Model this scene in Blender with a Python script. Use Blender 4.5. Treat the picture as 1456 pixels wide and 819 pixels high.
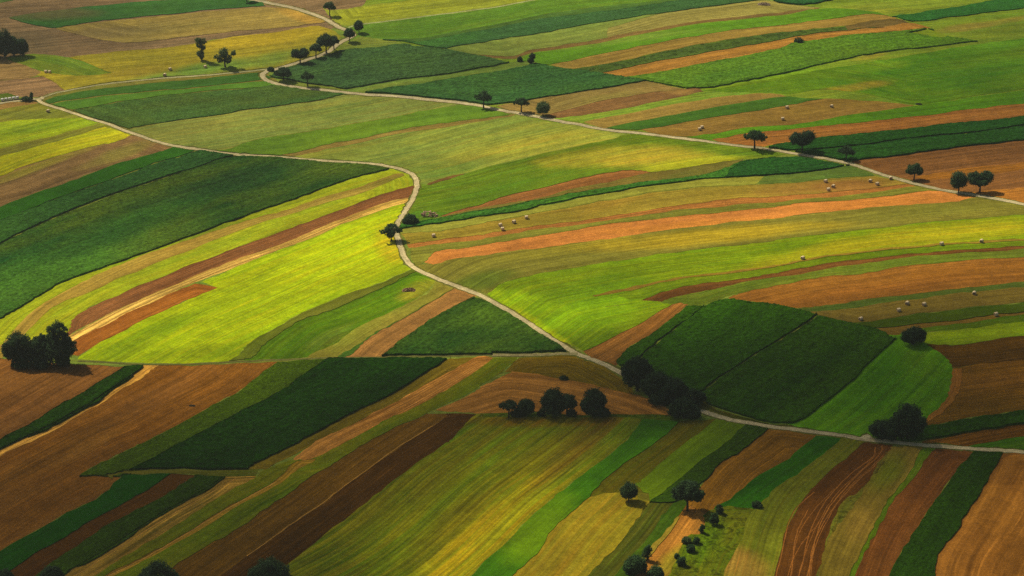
import bpy, bmesh, math, random
import numpy as np
from mathutils import Vector
from mathutils.geometry import delaunay_2d_cdt

SC = bpy.context.scene
for o in list(bpy.data.objects): bpy.data.objects.remove(o)
COL = SC.collection
R = math.radians

# ------------------------------------------------------------------ camera
W0, H0, FPX = 1456.0, 819.0, 3425.0
CAM = np.array([0.0, 0.0, 330.0]); DEP = R(25.0)
cd = bpy.data.cameras.new('camera'); cam = bpy.data.objects.new('camera', cd); COL.objects.link(cam)
cam.location = CAM; cam.rotation_euler = (R(90) - DEP, 0, 0)
cd.sensor_fit = 'HORIZONTAL'; cd.sensor_width = 36; cd.lens = 36 * FPX / W0
cd.clip_start = 1; cd.clip_end = 20000
SC.camera = cam

# ------------------------------------------------------------------ sky, sun, exposure
SUN_EL = R(52); SUN_H = np.array([-0.8, 0.6]); SUN_S = 5.0
world = bpy.data.worlds.new('World'); SC.world = world; world.use_nodes = True
wt = world.node_tree
sky = wt.nodes.new('ShaderNodeTexSky'); sky.sky_type = 'NISHITA'; sky.sun_disc = False
sky.sun_elevation = SUN_EL; sky.sun_rotation = math.atan2(SUN_H[0], SUN_H[1])
sky.air_density = 1.0; sky.dust_density = 2.5; sky.ozone_density = 1.0
bg = wt.nodes['Background']; bg.inputs['Strength'].default_value = 0.05
wt.links.new(sky.outputs['Color'], bg.inputs['Color'])
sd = bpy.data.lights.new('sun', 'SUN'); sd.energy = SUN_S; sd.angle = R(0.5); sd.color = (1.0, 0.93, 0.78)
sun = bpy.data.objects.new('sun', sd); COL.objects.link(sun)
SUN_DIR = np.array([SUN_H[0] * math.cos(SUN_EL), SUN_H[1] * math.cos(SUN_EL), math.sin(SUN_EL)])   # towards the sun
sun.rotation_euler = Vector(SUN_DIR).to_track_quat('Z', 'Y').to_euler(); sun.location = SUN_DIR * 900
SC.view_settings.view_transform = 'Standard'; SC.view_settings.look = 'None'
SC.view_settings.exposure = 0.7; SC.view_settings.gamma = 1; SC.view_settings.use_curve_mapping = False
SC.cycles.max_bounces = 4; SC.cycles.diffuse_bounces = 2; SC.cycles.transparent_max_bounces = 16
HAZE = 0.00012
SC.cycles.volume_bounces = 0; SC.cycles.use_denoising = False

# wanted shade, from unseen volumes added overhead: (picture x, y of the shadow's middle, half width, half height, optical depth)
SHADE_CLOUDS = [
 (190, 715, 410, 160, 1.4), (590, 600, 190, 60, 0.5), (790, 560, 230, 52, 1.25),
 (1130, 525, 300, 85, 1.5), (1400, 585, 230, 120, 1.05), (1390, 790, 240, 90, 0.6), (1370, 190, 260, 60, 0.6),
 (1440, 75, 170, 80, 0.45), (620, 95, 260, 45, 0.35), (20, 45, 260, 75, 0.45), (230, 255, 260, 55, 0.5),
 (1010, 655, 240, 60, 0.65), (1440, 395, 150, 50, 0.4), (-10, 250, 120, 90, 0.3),
]

# ------------------------------------------------------------------ terrain and picture->ground geometry
def terrain(x, y):
    x = np.asarray(x, float); y = np.asarray(y, float)
    w = 3.0 * np.sin(x / 61 + y / 143 + 0.6) + 2.4 * np.sin(y / 83 - x / 160 + 1.0) + 1.0 * np.sin(x / 33 - y / 47) + 0.5 * np.sin(x / 19 + y / 27)
    far = np.clip((np.hypot(x, y - 700) - 600) / 1800, 0, 1)
    hills = 60 * far * (0.5 + 0.5 * np.sin(x / 900 + 1) * np.sin(y / 760))
    return w + hills

def w_of(px, py, h=0.0):
    """point on the ground (or h above it) that the picture shows at px, py (arrays)"""
    px = np.atleast_1d(np.asarray(px, float)); py = np.atleast_1d(np.asarray(py, float))
    cx = (px - W0 / 2) / FPX; cy = (H0 / 2 - py) / FPX
    d = np.stack([cx, math.cos(DEP) + cy * math.sin(DEP), -math.sin(DEP) + cy * math.cos(DEP)], 1)
    h = np.broadcast_to(h, px.shape); z = np.zeros_like(px)
    for _ in range(25):
        t = (z + h - CAM[2]) / d[:, 2]
        X = d[:, 0] * t; Y = d[:, 1] * t
        z = terrain(X, Y)
    return np.stack([X, Y], 1)

def px_of(x, y, z):
    dx, dy, dz = x - CAM[0], y - CAM[1], z - CAM[2]
    dep = dy * math.cos(DEP) - dz * math.sin(DEP); up = dy * math.sin(DEP) + dz * math.cos(DEP)
    return W0 / 2 + FPX * dx / dep, H0 / 2 - FPX * up / dep, dep

def P(s):
    return np.array([[float(v) for v in q.split(',')] for q in s.split()])

def smooth(pts, closed=False, cut=48, n=6):
    pts = np.asarray(pts, float)
    if len(pts) < 3: return pts
    cuts = [0]
    for i in range(1, len(pts) - 1):
        a = pts[i] - pts[i - 1]; b = pts[i + 1] - pts[i]
        # the picture is foreshortened: judge corners on the ground's own proportions
        a = a * (1, 2.2); b = b * (1, 2.2)
        c = np.dot(a, b) / (np.linalg.norm(a) * np.linalg.norm(b) + 1e-9)
        if math.degrees(math.acos(max(-1, min(1, c)))) > cut: cuts.append(i)
    cuts.append(len(pts) - 1)
    out = []
    for a, b in zip(cuts[:-1], cuts[1:]):
        q = pts[a:b + 1]
        if len(q) == 2: seg = q
        else:
            e = np.vstack([2 * q[0] - q[1], q, 2 * q[-1] - q[-2]]); seg = []
            for i in range(1, len(e) - 2):
                p0, p1, p2, p3 = e[i - 1:i + 3]
                for k in range(n):
                    t = k / n
                    seg.append(0.5 * (2 * p1 + (p2 - p0) * t + (2 * p0 - 5 * p1 + 4 * p2 - p3) * t * t + (3 * p1 - p0 - 3 * p2 + p3) * t ** 3))
            seg.append(e[-2]); seg = np.array(seg)
        out.append(seg if not out else seg[1:])
    return np.vstack(out)

def resample(pts, step):
    out = [pts[0]]
    for a, b in zip(pts[:-1], pts[1:]):
        L = np.linalg.norm(b - a); n = max(1, int(L / step))
        for k in range(1, n + 1): out.append(a + (b - a) * k / n)
    return np.array(out)

def ribbon(line, width):
    """closed outline of a way of the given width (metres) along a picture line"""
    w = resample(w_of(*smooth(line).T), 2.5)
    k = np.convolve; t = np.gradient(w, axis=0); t /= np.linalg.norm(t, axis=1)[:, None] + 1e-9
    nrm = np.stack([-t[:, 1], t[:, 0]], 1)
    wd = np.broadcast_to(np.asarray(width, float) / 2, (len(w),))[:, None] if np.ndim(width) == 0 else np.interp(np.linspace(0, 1, len(w)), np.linspace(0, 1, len(width)), np.array(width) / 2)[:, None]
    rs = np.random.RandomState(int(abs(line[0][0]) * 7 + line[0][1]) % 9999); j = 1 + 0.10 * rs.randn(len(w), 1)
    return np.vstack([w + nrm * wd * j, (w - nrm * wd * (2 - j))[::-1]]), w

def lin(c):
    c = np.asarray(c, float) / 255
    return np.where(c <= 0.04045, c / 12.92, ((c + 0.055) / 1.055) ** 2.4)

def tau_at(px, py):
    t = 0
    for cx, cy, rx, ry, tau in SHADE_CLOUDS:
        d2 = ((px - cx) / rx) ** 2 + ((py - cy) / ry) ** 2
        t += tau * math.exp(-1.1 * d2)
    return t
# ------------------------------------------------------------------ the field map
# each field: name, style, colour (r,g,b) with its light or shade in it, second colour or None, far edge, near edge (picture points on the ground), options
FIELDS = []
def F(name, style, c, c2, top, bot=None, **kw):
    FIELDS.append(dict(name=name, style=style, c=c, c2=c2, top=P(top), bot=P(bot) if bot else None, **kw))

F('meadow', 'grass', (120,145,55), (140,150,60), "-90,-45 1560,-45", "-90,850 1560,850")
# --- top left
F('ploughed_field', 'soil', (128,105,75), (140,112,80), "-90,-45 640,-45", "-90,110 30,88 52,80 93,82 165,74 247,67 302,57 400,46 446,39 470,42 500,30 583,1 640,-8", guide="93,82 165,74 247,67 400,46 446,39")
F('meadow', 'grass', (100,120,60), (68,108,56), "-90,-12 0,-8 24,-3", "-90,16 0,4 24,-2")
F('crop_field', 'crop', (56,105,54), (70,115,48), "12,25 30,21 110,11 192,3 247,-1 330,-6 365,0 379,8", "14,27 66,40 96,37 137,31 192,25 247,20 302,14 368,10 379,8", gb=1)
F('stubble_field', 'stub', (160,138,75), (178,150,72), "77,41 137,32.5 247,21.5 330,14 400,11 432,19 462,31", "77,41 120,52 176,61 247,55 302,48 400,39.5 455,33 462,31", gb=1)
F('stubble_field', 'stub', (163,150,48), (190,168,45), "99,82 165,74 247,67 302,58 330,53.5 400,45 446,38 470,42 487,53", "60,84 40,95 60,112 90,130 124,124 165,118 220,112.6 275,108.5 343,103 385,98 419,90 450,78 470,68 487,53", guide="99,82 165,74 247,67 400,46 446,39")
F('meadow', 'grass', (108,133,38), (125,145,45), "5,82 55,77 96,82 137,96 160,104", "30,93 69,104 110,108 160,105")
F('stubble_field', 'stub', (160,125,78), (172,138,80), "-90,100 0,83 16,86 58,103 41,111 0,115 -90,128", None, guide="-90,128 0,115 41,111")
F('ploughed_field', 'soil', (142,110,78), (150,118,82), "-90,129 0,115.5 41,111 60,109 93,128 55,138 0,138 -90,150", None, guide="-90,129 0,115.5 41,111")
F('meadow', 'grass', (93,118,41), None, "-90,150 0,134 14,134 28,140", "-90,160 0,145 28,140")
# --- between the loop road and the main road
F('stubble_field', 'stub', (142,140,58), (150,128,58), "55,139 82,132 124,124 165,118 220,112.6 275,108.5 343,103 379,100 394,118 460,128.5 570,138 666,148 742,162", "63,148 124,168 187,190 247,208 288,214 340,219 452,228 553,237 610,262 700,237 782,217 862,200 860,186", guide="82,132 124,124 220,112.6 343,103 379,100")
F('crop_field', 'crop', (70,113,44), (83,123,44), "62,143 110,131 192,121 275,113 371,103 388,110", "68,148 110,141 192,132 275,125 371,114 388,110", gb=1)
F('crop_field', 'crop', (100,141,44), (83,128,46), "68,149 110,142 192,132.6 275,125.5 371,115 400,118", "102,157 165,146 247,135 343,126 420,123 400,118", gb=1)
F('tall_crop_field', 'tall', (62,104,52), (78,105,46), "102,157 165,145.6 247,134.6 343,126 400,120.5 432,126 500,134", "102,158 140,170 181,183 233.5,174.5 302,165 350,156.6 405,150 460,141.5 500,134.5", gb=1)
F('meadow', 'grass', (140,150,70), (128,146,66), "184,184 233.5,175 302,165.5 350,157 405,150.5 460,142 496,135 570,139 664,149", "184,185 220,200 250,208 290,214 324,212 350,202 391,194 460,183 515,174.5 570,163.5 641,151 664,149", guide="184,184 233.5,175 302,165.5 405,150.5 496,135")
F('crop_field', 'crop', (106,141,42), (123,153,38), "290,214 324,211.5 350,202 391,194 460,183 515,174.5 570,163.5 641,151 664,149 726,162", "290,214 335,219 402,221.5 460,207.4 515,196.4 570,185.4 625,176 680,170 730,163", gb=1)
F('stubble_field', 'stub', (158,136,68), None, "395,222 402,221 460,208 515,197 570,186 625,176.5 680,170.5 728,163 742,166", "420,224 487,209 570,191 652,179 742,166", gb=1)
# --- centre
F('meadow', 'grass', (122,145,62), (150,158,60), "415,223 487,208.5 570,190.5 652,178.6 728,165 742,162 824,178 898,191", "415,224 452,229 500,232 553,237 589,249.5 595,262 615,262 658,249 700,237 750,225 782,217 862,200 898,191", guide="594,262 658,249 700,237 782,217 862,200")
F('stubble_field', 'stub', (128,98,52), None, "606,262 630,253 658,247.5", "609,264 634,257 658,248.6")
F('meadow', 'grass', (100,127,26), (106,140,34), "590,271 594,262 615,262 658,249 700,237 782,217 862,200 898,191 975,197 1056,209 1119,221", "586,285 578,306 597,316 625,306 680,292 700,284 769,267 837,251 884,242.6 909,242.6 925,246 961,241 1002,234 1057,227.5 1119,221", guide="594,262 658,249 700,237 782,217 862,200")
F('ploughed_field', 'soil', (140,90,48), (150,102,55), "625,306 680,292 700,284 769,267 837,251 884,242.6 909,242.6 928,246", "636,308 707,291.5 755,285 810,270.5 865,259.5 928,246")
F('stubble_field', 'stub', (115,118,48), (135,112,50), "600,319 636,307 707,291 755,285 810,270 865,259 928,246 961,241 1002,234 1057,228", "589,322 640,310 700,300 782,284 865,268 947,257 1030,245 1057,236", gb=1)
F('meadow', 'grass', (88,133,36), None, "578,306 600,300 640,303 625,308", "575,318 589,321 610,316")
F('maize_field', 'maize', (70,121,38), (50,110,45), "572,318 589,317 625,309 700,296 782,281 865,265.5 947,255 1000,248 1035,238 1057,229 1085,225", "566,326 570,327 625,318 680,310 750,299 782,290 865,275 947,262 1030,253.6 1090,250 1111,247", gb=1)
F('maize_field', 'maize', (38,90,38), (34,78,38), "1040,240 1060,229 1092,224 1125,223 1160,226 1206,235", "1030,253 1056,251.6 1111,249.5 1166,242.6 1208,236", gb=1)
# --- right of the central road
F('stubble_field', 'stub', (168,165,62), (158,156,60), "570,327 625,318.5 680,310 750,299 865,275 947,262 1030,253.6 1111,249.5 1166,242.6 1206,237", "572,333 625,328 680,319.5 700,315 782,300 865,285 947,271.4 1030,264.6 1100,262 1138,259 1193,252 1206,240", gb=1)
F('meadow', 'grass', (88,118,48), (100,120,50), "1085,251.5 1111,249.5 1166,242.6 1206,236.5 1225,241 1242,249", "1075,262.5 1100,262 1138,259 1193,253.6 1242,250", gb=1)
F('stubble_field', 'stub', (163,146,52), (172,138,50), "572,333 625,328.4 680,320 700,315.4 782,300.4 865,285.4 947,272 1030,265 1100,262.4 1138,259.4 1193,254 1242,250", "578,347 625,341.5 680,334.6 700,330.5 782,319.5 865,308.5 947,295 1030,284 1100,279.7 1138,277 1221,270 1294,262", gb=1)
F('stubble_field', 'soil', (176,116,56), (170,110,52), "578,347 625,341.5 680,334.6 700,330.5 782,319.5 865,308.5 947,295 1030,284 1100,279.7 1138,277 1221,270 1303,261", "581,353 625,348 680,341.5 700,337 782,325 865,314 947,301.6 1030,293.4 1100,288 1138,284 1193,279.7 1248,273 1310,265")
F('stubble_field', 'stub', (148,145,52), (140,138,52), "583,352.5 625,348 680,341.5 700,337 782,325 865,314 947,301.6 1030,293.4 1100,288 1138,284 1193,279.7 1248,273 1310,265 1344,272", "590,380 603,373 625,357 652,354 707,345.6 782,333 865,319.5 947,310 1030,301.6 1100,294.8 1138,289 1221,284 1290,275.5 1344,272")
F('stubble_field', 'soil', (214,138,68), (204,128,60), "603,373 612,366 622,358 652,354 707,345.6 782,333 865,319.5 947,310 1030,301.6 1100,294.8 1138,289 1221,284 1290,275.5 1335,272 1391,280", "606,375 614,377 652,367.6 707,360.7 782,351 865,340 947,327.7 1030,318 1100,311 1138,306 1221,297.5 1303,290.6 1358,288 1391,281", amt=.5)
F('meadow', 'stub', (146,136,52), (138,132,50), "588,379 605,375 614,377 652,367.6 707,360.7 782,351 865,340 947,327.7 1030,318 1100,311 1138,306 1221,297.5 1303,290.6 1358,288 1391,281 1456,292 1560,313", "598,386 650,405 693,420 700,413 727,398 782,387 865,373 947,360.7 1030,351 1100,343 1138,337 1221,328 1303,318 1386,311 1456,306 1560,300", guide="700,413 727,398 782,387 865,373 947,360.7 1030,351 1100,343 1221,328 1303,318 1386,311 1456,306")
F('meadow', 'grass', (110,142,12), (126,150,14), "690,420 700,413.4 727,398.4 782,387.4 865,373.4 947,361 1030,351.4 1100,343.4 1138,337.4 1221,328.4 1303,318.4 1386,311.4 1456,306.4 1560,300.4", "700,431 727,445 782,480 832,500 892,469 958,433 911,427 990,412 1057,394 1138,381 1221,369 1303,360.7 1386,354 1456,350 1560,342", guide="700,413 727,398 782,387 865,373 947,361 1030,351 1100,343 1221,328 1456,306")
F('stubble_field', 'stub', (150,118,45), (150,125,42), "843,421 892,410 947,398 1030,387 1100,378.6 1138,370 1221,358 1303,350 1358,345.6 1456,340 1560,331", "846,423 895,413.5 947,401 1030,390 1100,381 1138,372.5 1221,360.5 1303,352.5 1358,348 1456,342.5 1560,334")
F('crop_field', 'grass', (98,128,18), (108,130,22), "875,421 895,414 947,401.5 1030,390 1100,381 1138,372.5 1221,360.5 1303,352.5 1358,348 1456,342.5 1560,334", "895,426 922,424 947,414 1002,403 1057,396.4 1100,389.6 1138,381 1221,369 1303,360.7 1386,354 1456,349.7 1560,342", gb=1)
F('ploughed_field', 'soil', (104,66,32), (116,76,38), "911,427.5 922,424 947,414 1002,403 1057,396.4 1100,389.6 1138,381 1221,369 1303,360.7 1386,354 1456,349.7 1560,342", "911,428 942,430 953,425 988,416.5 1030,408 1057,402 1138,389.6 1221,376 1303,365 1386,359 1456,355 1560,348")
F('crop_field', 'grass', (98,122,34), (112,122,40), "940,431 953,425 988,416.5 1030,408 1057,402 1138,389.6 1221,376 1303,365 1386,359 1456,355 1560,348", "945,433 975,433 1002,434 1030,424 1056,417 1111,404.7 1166,395 1221,389.6 1303,377 1386,370 1456,366 1560,359", gb=1)
F('ploughed_field', 'soil', (142,92,38), (158,104,40), "1033,425 1056,417 1111,404.7 1166,395 1221,389.6 1303,377 1386,370 1456,366 1560,359", "1040,428 1056,428 1100,433.6 1140,439.5 1166,436 1221,427.5 1303,418 1386,408 1456,401 1560,393", amt=.8)
F('crop_field', 'grass', (75,98,36), (88,104,40), "1135,439 1166,436 1221,427.5 1303,418 1386,408 1456,401 1560,393", "1140,444 1160,444.5 1248,433 1331,422 1386,415 1456,409.6 1560,401")
F('stubble_field', 'stub', (126,104,42), (118,98,40), "1150,444 1160,444.5 1248,433 1331,422 1386,415 1456,409.6 1560,401", "1158,449 1221,460 1290,449 1358,440 1456,430 1560,421", gb=1)
F('crop_field', 'crop', (62,84,28), (78,92,32), "1215,460 1290,449 1358,440 1456,430.5 1560,421", "1225,466 1248,467 1331,459.5 1386,452 1456,444 1560,436", gb=1)
F('stubble_field', 'stub', (118,92,44), None, "1240,467.5 1331,459.5 1386,452 1456,444 1560,436", "1262,476 1290,475 1331,465 1413,453.6 1456,447 1560,440")
F('crop_field', 'grass', (78,108,24), None, "1280,474 1331,464.6 1413,453.6 1456,446.7 1560,440", "1290,482 1317,474 1386,466 1456,457.7 1560,449")
F('crop_field', 'grass', (108,138,22), (120,138,30), "1310,475 1386,466 1456,457.7 1560,449", "1312,490 1345,491 1372,489 1456,478 1560,468")
F('ploughed_field', 'soil', (74,48,22), (84,56,28), "1312,490 1345,491 1372,489 1456,478 1560,468", "1320,493 1342,507 1353,523.6 1386,519.5 1456,511 1560,499")
F('ploughed_field', 'soil', (112,72,34), (98,68,32), "1353,524 1386,519.5 1456,511 1560,499", "1358,540 1347,567.6 1331,584 1305,606 1344,602 1399,591 1456,582.7 1560,568", amt=.8)
F('stubble_field', 'stub', (132,86,42), None, "1352,526 1366,524 1368,545 1358,566 1340,588 1315,602 1308,602 1330,584 1345,567 1354,545", None, guide="1352,526 1354,545 1345,567 1330,584 1308,602")
F('maize_field', 'maize', (34,66,20), (26,58,20), "1270,598 1311,604 1344,602 1399,591 1456,582.7 1560,568", "1280,627 1298,628 1344,622.5 1399,611.5 1456,603 1560,588", gb=1)
F('ploughed_field', 'soil', (98,60,26), (130,84,36), "1310,628 1344,622.5 1399,611.5 1456,603 1560,588", "1315,634 1360,636 1386,632 1456,620.5 1560,604")
F('meadow', 'grass', (58,98,22), None, "1360,637 1386,632 1456,620.5 1560,604", "1370,640 1456,645 1560,656")
F('ploughed_field', 'soil', (138,92,50), (128,84,46), "830,500 892,469 958,433 980,432", "845,512 871,523 878,516 892,497 930,473 980,432", guide="892,497 930,473 980,432")
F('meadow', 'grass', (76,122,18), (66,110,16), "1220,478 1273,476 1295,478 1320,492 1342,507 1353,524 1352,545 1345,567 1330,585 1305,605", "1120,604 1138,612 1193,620 1226,626 1262,629 1290,625 1305,605", guide="1130,603 1166,579 1221,532 1273,480")
F('maize_field', 'maize', (36,72,26), (44,82,26), "876,513 892,497 930,472 978,434 1003,434", "880,522 905,518 914,502.5 961,467 1003,435", gb=1)
F('maize_field', 'maize', (32,64,22), (38,76,22), "914,503 961,467 1003,434.5 1035,425 1060,428 1097,431 1130,438 1159,447", "900,530 940,560 975,562 997,556 1056,516 1111,483 1159,448", gb=1)
F('maize_field', 'maize', (28,58,20), (34,64,20), "997,557 1056,517 1111,484 1162,448.5 1221,461 1250,468 1273,480", "1005,575 1056,591 1097,601 1130,604 1150,592 1166,579 1221,532 1273,480", guide="997,557 1056,517 1111,484 1162,448")
F('meadow', 'grass', (52,66,24), (80,70,32), "993,566 1020,583 1056,592 1097,602 1130,606", "994,580 1016,589 1043,596 1070,600 1130,610")
# --- left: below the loop road
F('stubble_field', 'stub', (140,148,48), (150,140,50), "-90,168 0,150 50,142 63,148 124,168 187,190 220,200", "-90,275 0,252 41,238 82,222 137,208 187,194 220,200", guide="-90,250 0,222.5 69,204.7 148,181")
F('ploughed_field', 'soil', (140,112,62), None, "-90,166 0,149 50,140 60,144", "-90,175 0,157 30,151 60,146")
F('meadow', 'grass', (156,179,28), (160,180,35), "-90,200 0,174 60,170 124,168 140,175", "-90,235 0,211.5 55,198 132,178.6 140,176", gb=1)
F('meadow', 'grass', (186,184,30), (176,182,30), "-90,250 0,223 69,205 148,181 176,189 187,194", "-90,275 0,251 27.5,240 82,222 137,208 170,201 187,195", gb=1)
F('ploughed_field', 'soil', (142,110,68), (132,100,62), "-90,275 0,251 27.5,240 82,222 137,208 170,201 187,193 215,199 247,208", "-90,330 0,295 41,278 110,255 165,234 220,218 250,210")
F('crop_field', 'crop', (50,102,28), (58,112,30), "-90,328 0,294 41,278 110,255 165,234 220,218 247,209 278,214", "-90,352 0,316 55,293 137,262 220,233 278,215")
F('maize_field', 'maize', (44,88,44), (52,98,42), "-90,350 0,313 55,292 137,262 220,233 275,216 290,214 335,219", "-90,395 0,346 41,326.5 82,306.5 165,276 247,248.5 335,221", gb=1)
F('maize_field', 'maize', (40,84,36), (74,105,36), "-90,398 0,347 41,327 82,307 165,276.5 247,249 335,221.5 400,224 452,228.5 515,233.5 550,238", "-90,530 -20,475 0,455 22,441 55,422 96,399.5 165,374.5 247,345.6 330,314 400,290 432,279.7 487,259 542,244 553,240", gb=1)
F('meadow', 'grass', (166,176,32), (150,170,32), "-90,530 -20,475 0,455 22,441 55,422 96,399.5 165,374.5 247,345.6 330,314 400,290 432,279.7 487,259 542,244 557,240 583,250 588,265", "-90,540 0,505 40,512 80,500 100,466 124,441 159,424 220,398 302,365 350,347 400,330 432,318 487,297.5 542,277 588,265")
F('stubble_field', 'stub', (178,150,64), (186,146,60), "-70,540 -10,500 14,477 55,436 110,406 137,392 192,367.6 275,340 350,314 400,301 450,284 515,264 556,250 575,246.7", "-40,545 10,505 41,468.7 82,433 124,416.5 192,387 275,354 357,322 400,309 450,293 515,274 570,253 575,248")
F('ploughed_field', 'soil', (130,82,48), (140,92,54), "95,476 99,466 102,455 124,441 159,424 220,398 302,365 350,347 400,330 432,318 487,297.5 542,277 587,264", "90,500 102,475 165,442 203,424 302,383 350,365 400,347 460,322 542,291 585,280 587,266")
F('straw_field', 'straw', (192,150,62), (215,172,85), "100,478 130,460 165,442 203,424 302,383 350,365 400,347 460,322 542,291 585,280", "98,490 110,482 160,457 192,441 231,424 275,403 350,374.5 400,354 432,343 515,308.5 580,288", period=3.0)
F('ploughed_field', 'straw', (158,90,36), (176,108,42), "96,495 110,482 160,457 192,441 231,424 275,404.7 310,409.6", "92,502 110,507 178.6,468.7 247,435.7 285,420 310,410", period=3.0, amt=.6)
F('meadow', 'grass', (158,181,10), (172,196,12), "110,508 178.6,468.7 247,435.7 310,409.6 285,402 350,374.8 400,354.5 432,343.5 515,309 580,288 578,300 567,316 564,330", "110,512 228,517 327,514 343,501.6 377,474 432,445 487,421 537,403 584,383 575,365 567,347 564,330", guide="96,490 160,457 231,424 350,374.5 432,343 515,308.5 580,288")
F('crop_field', 'crop', (104,118,28), (120,120,40), "324,514 343,501.6 350,493 377,474 432,445 487,420.6 537,403 586,382.7", "350,512 361,507 377,490.7 419,460 460,445 515,422 561.5,401 590,387", amt=.8)
F('meadow', 'grass', (80,119,8), (94,127,10), "345,512 361,507 377,490.7 419,460 460,445 515,422 561.5,401 590,387 622,398", "345,514 400,512 441,507 474,490.7 515,463 570,436 600,420 622,399")
F('stubble_field', 'stub', (150,148,52), (160,138,55), "438,510 441,506 474,490.7 515,463 570,436 610,416 622,398 641,408", "440,510 485,509 515,488 542,471 583.5,446.7 641,414 645,408", gb=1)
F('meadow', 'grass', (72,110,38), None, "480,509 487,503 515,486.5 542,469.5 583,445.5 640,412", "490,509 500,503 515,489.5 542,473 583.5,448 641,414.5")
F('ploughed_field', 'soil', (168,120,64), (158,112,60), "490,509 500,503 515,488.5 542,471.7 583.5,447 641,412 650,410 677,420", "493,509 545,508.5 570,486 611,458.5 672,424 677,421", amt=.8)
F('maize_field', 'maize', (46,82,30), (70,104,34), "545,503 570,483 611,456 672,422 690,427 707,436 755,462 782,481 806,499", "543,507 600,506 700,505 760,504.4 790,503 808,501", guide="543,507 570,485 611,458 672,423")
# --- lower left
F('ploughed_field', 'soil', (112,72,34), (124,82,40), "-90,512 0,511 100,518 176,521", "-90,690 0,628 55,598 110,565 165,532 180,521", gb=1, amt=.8)
F('maize_field', 'maize', (30,64,22), (26,56,20), "-90,678 0,624 55,594 110,561 165,528 176,519.5 206,519.5", "-90,712 0,643 55,617 110,589.6 165,554 206,521", gb=1)
F('straw_field', 'straw', (160,106,44), (205,150,70), "-90,712 0,643 55,617 110,589.6 165,554 206,521 226,520", "-90,722 0,651 55,624 137,577 192,543.5 212,529 228,520", period=3.2)
F('ploughed_field', 'soil', (116,72,36), (130,84,42), "-90,722 0,651 55,624 137,577 192,543.5 212,529 228,519.6 300,519 400,514", "-90,840 0,784 96,728.6 148,701 176,675 115,677 150,655 192,635 220,622.5 302,576 343,554 400,514", amt=.9, guide="115,677 192,635 220,622.5 302,576 343,554 393,515.4")
F('tall_crop_field', 'tall', (62,88,30), (54,80,26), "112,677 150,655 192,635 220,622.5 302,576 343,554 393,514 480,510", "112,678 170,678 200,668 262,628 330,595 350,582 405,555 432,533 480,511")
F('maize_field', 'maize', (24,60,18), (20,52,16), "184,667 261,626 330,593 350,580 405,553 432,531 468,509 560,508 638,508", "187,668.5 247,668 352,668.5 377.5,654 432,627 487,595 542,570.5 597,535 640,509.5", gb=1)
F('meadow', 'grass', (72,84,30), (100,92,40), "150,676 175,671 187,668.6 352,668.6 368,668", "160,681 176,675 240,674.5 320,677 363,680")
F('crop_field', 'crop', (24,72,12), (20,66,12), "-90,840 0,783.6 96,728.6 148,700.5 177,674 245,674", "-90,880 -20,830 16,808 82,770 137,737 192,706.6 246,675")
F('ploughed_field', 'soil', (72,42,22), (80,48,24), "-30,840 16,808 82,770 137,737 192,706.6 244,675 278,676", "-10,860 55,817 82,797 137,759 192,728.6 247,697 279,676.4", amt=.6)
F('tall_crop_field', 'tall', (40,64,22), (28,52,18), "-10,860 55,815 82,795 137,757 192,726.6 247,695 279,675 320,676", "10,870 96,817 165,776 233.5,732 288,702 321,677", gb=1)
F('straw_field', 'straw', (80,72,26), (145,108,48), "10,870 96,817 165,776 233.5,732 288,702 320,677 364,679", "60,870 143,815 192,782 275,732 330,696 364,680", period=4.0)
F('stubble_field', 'stub', (126,102,38), (112,98,34), "363,681 377.5,668 352,668.5 377.5,654 432,627 487,595 542,570.5 597,535 638,509.5 674,510", "350,692 377.5,670 419,646 487,609.5 556,576 625,537 676,510")
F('stubble_field', 'straw', (150,96,46), (172,116,58), "415,653 445,632 487,609.5 556,576 625,537 674,509.7 702,508.7", "420,655 441,653 504,623 542,600.5 597,576 652,545.6 702,509", period=2.6)
F('meadow', 'grass', (88,108,24), (110,108,28), "70,875 143,815 192,782 275,732 330,696 363,680 377,669 419,654 441,653 504,623 542,600.5 597,576 652,545.6 702,509 736,508", "150,880 200,838 255.5,800 330,756 391,715 446,676 487,651.7 542,619 604,588 666,559 707,532 738,509")
F('straw_field', 'straw', (128,96,36), (140,104,42), "110,850 154,816 200,795 247,768 330,718 393,683 420,655 445,653", "130,855 160,822 205,800 250,774 333,724 397,688 430,664 447,654", period=2.5)
F('ploughed_field', 'soil', (92,62,32), (104,72,36), "150,880 200,838 255.5,800 330,756 391,715 446,676 487,651.7 542,619 606,588", "250,880 300,830 350,793 460,716 548,650 626,600 636,588.5", gb=1)
F('ploughed_field', 'soil', (66,40,20), (76,48,24), "250,880 300,830 350,793 460,716 548,650 626,600 636,588.5 678,590", "300,890 370,836 410,801 487,740 553,690 625,636 641,624 678,591")
F('meadow', 'grass', (116,112,22), (98,126,18), "300,890 370,836 410,801 487,740 553,690 625,636 641,624 680,589 800,591 914,594 920,598", "560,890 640,840 700,790 771,720.5 810,690.5 865,647 892,624.5 920,598", gb=1, amt=2.2, period=3.6)
F('crop_field', 'crop', (64,115,8), (72,123,10), "560,890 640,840 700,790 771,720.5 810,690.5 865,647 892,624.5 916,595 966,597", "700,850 730,820 755,795 796,745.5 837,707 879,667.5 933.5,627.5 966,600")
F('meadow', 'grass', (84,86,26), (96,84,28), "838,706 879,667 933.5,627 966,599 1018,597", "838,712 880,718 930,714 905,688 920,677 975,631 1020,599", guide="837,706.6 878.6,667 933.5,627 964,602")
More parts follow.
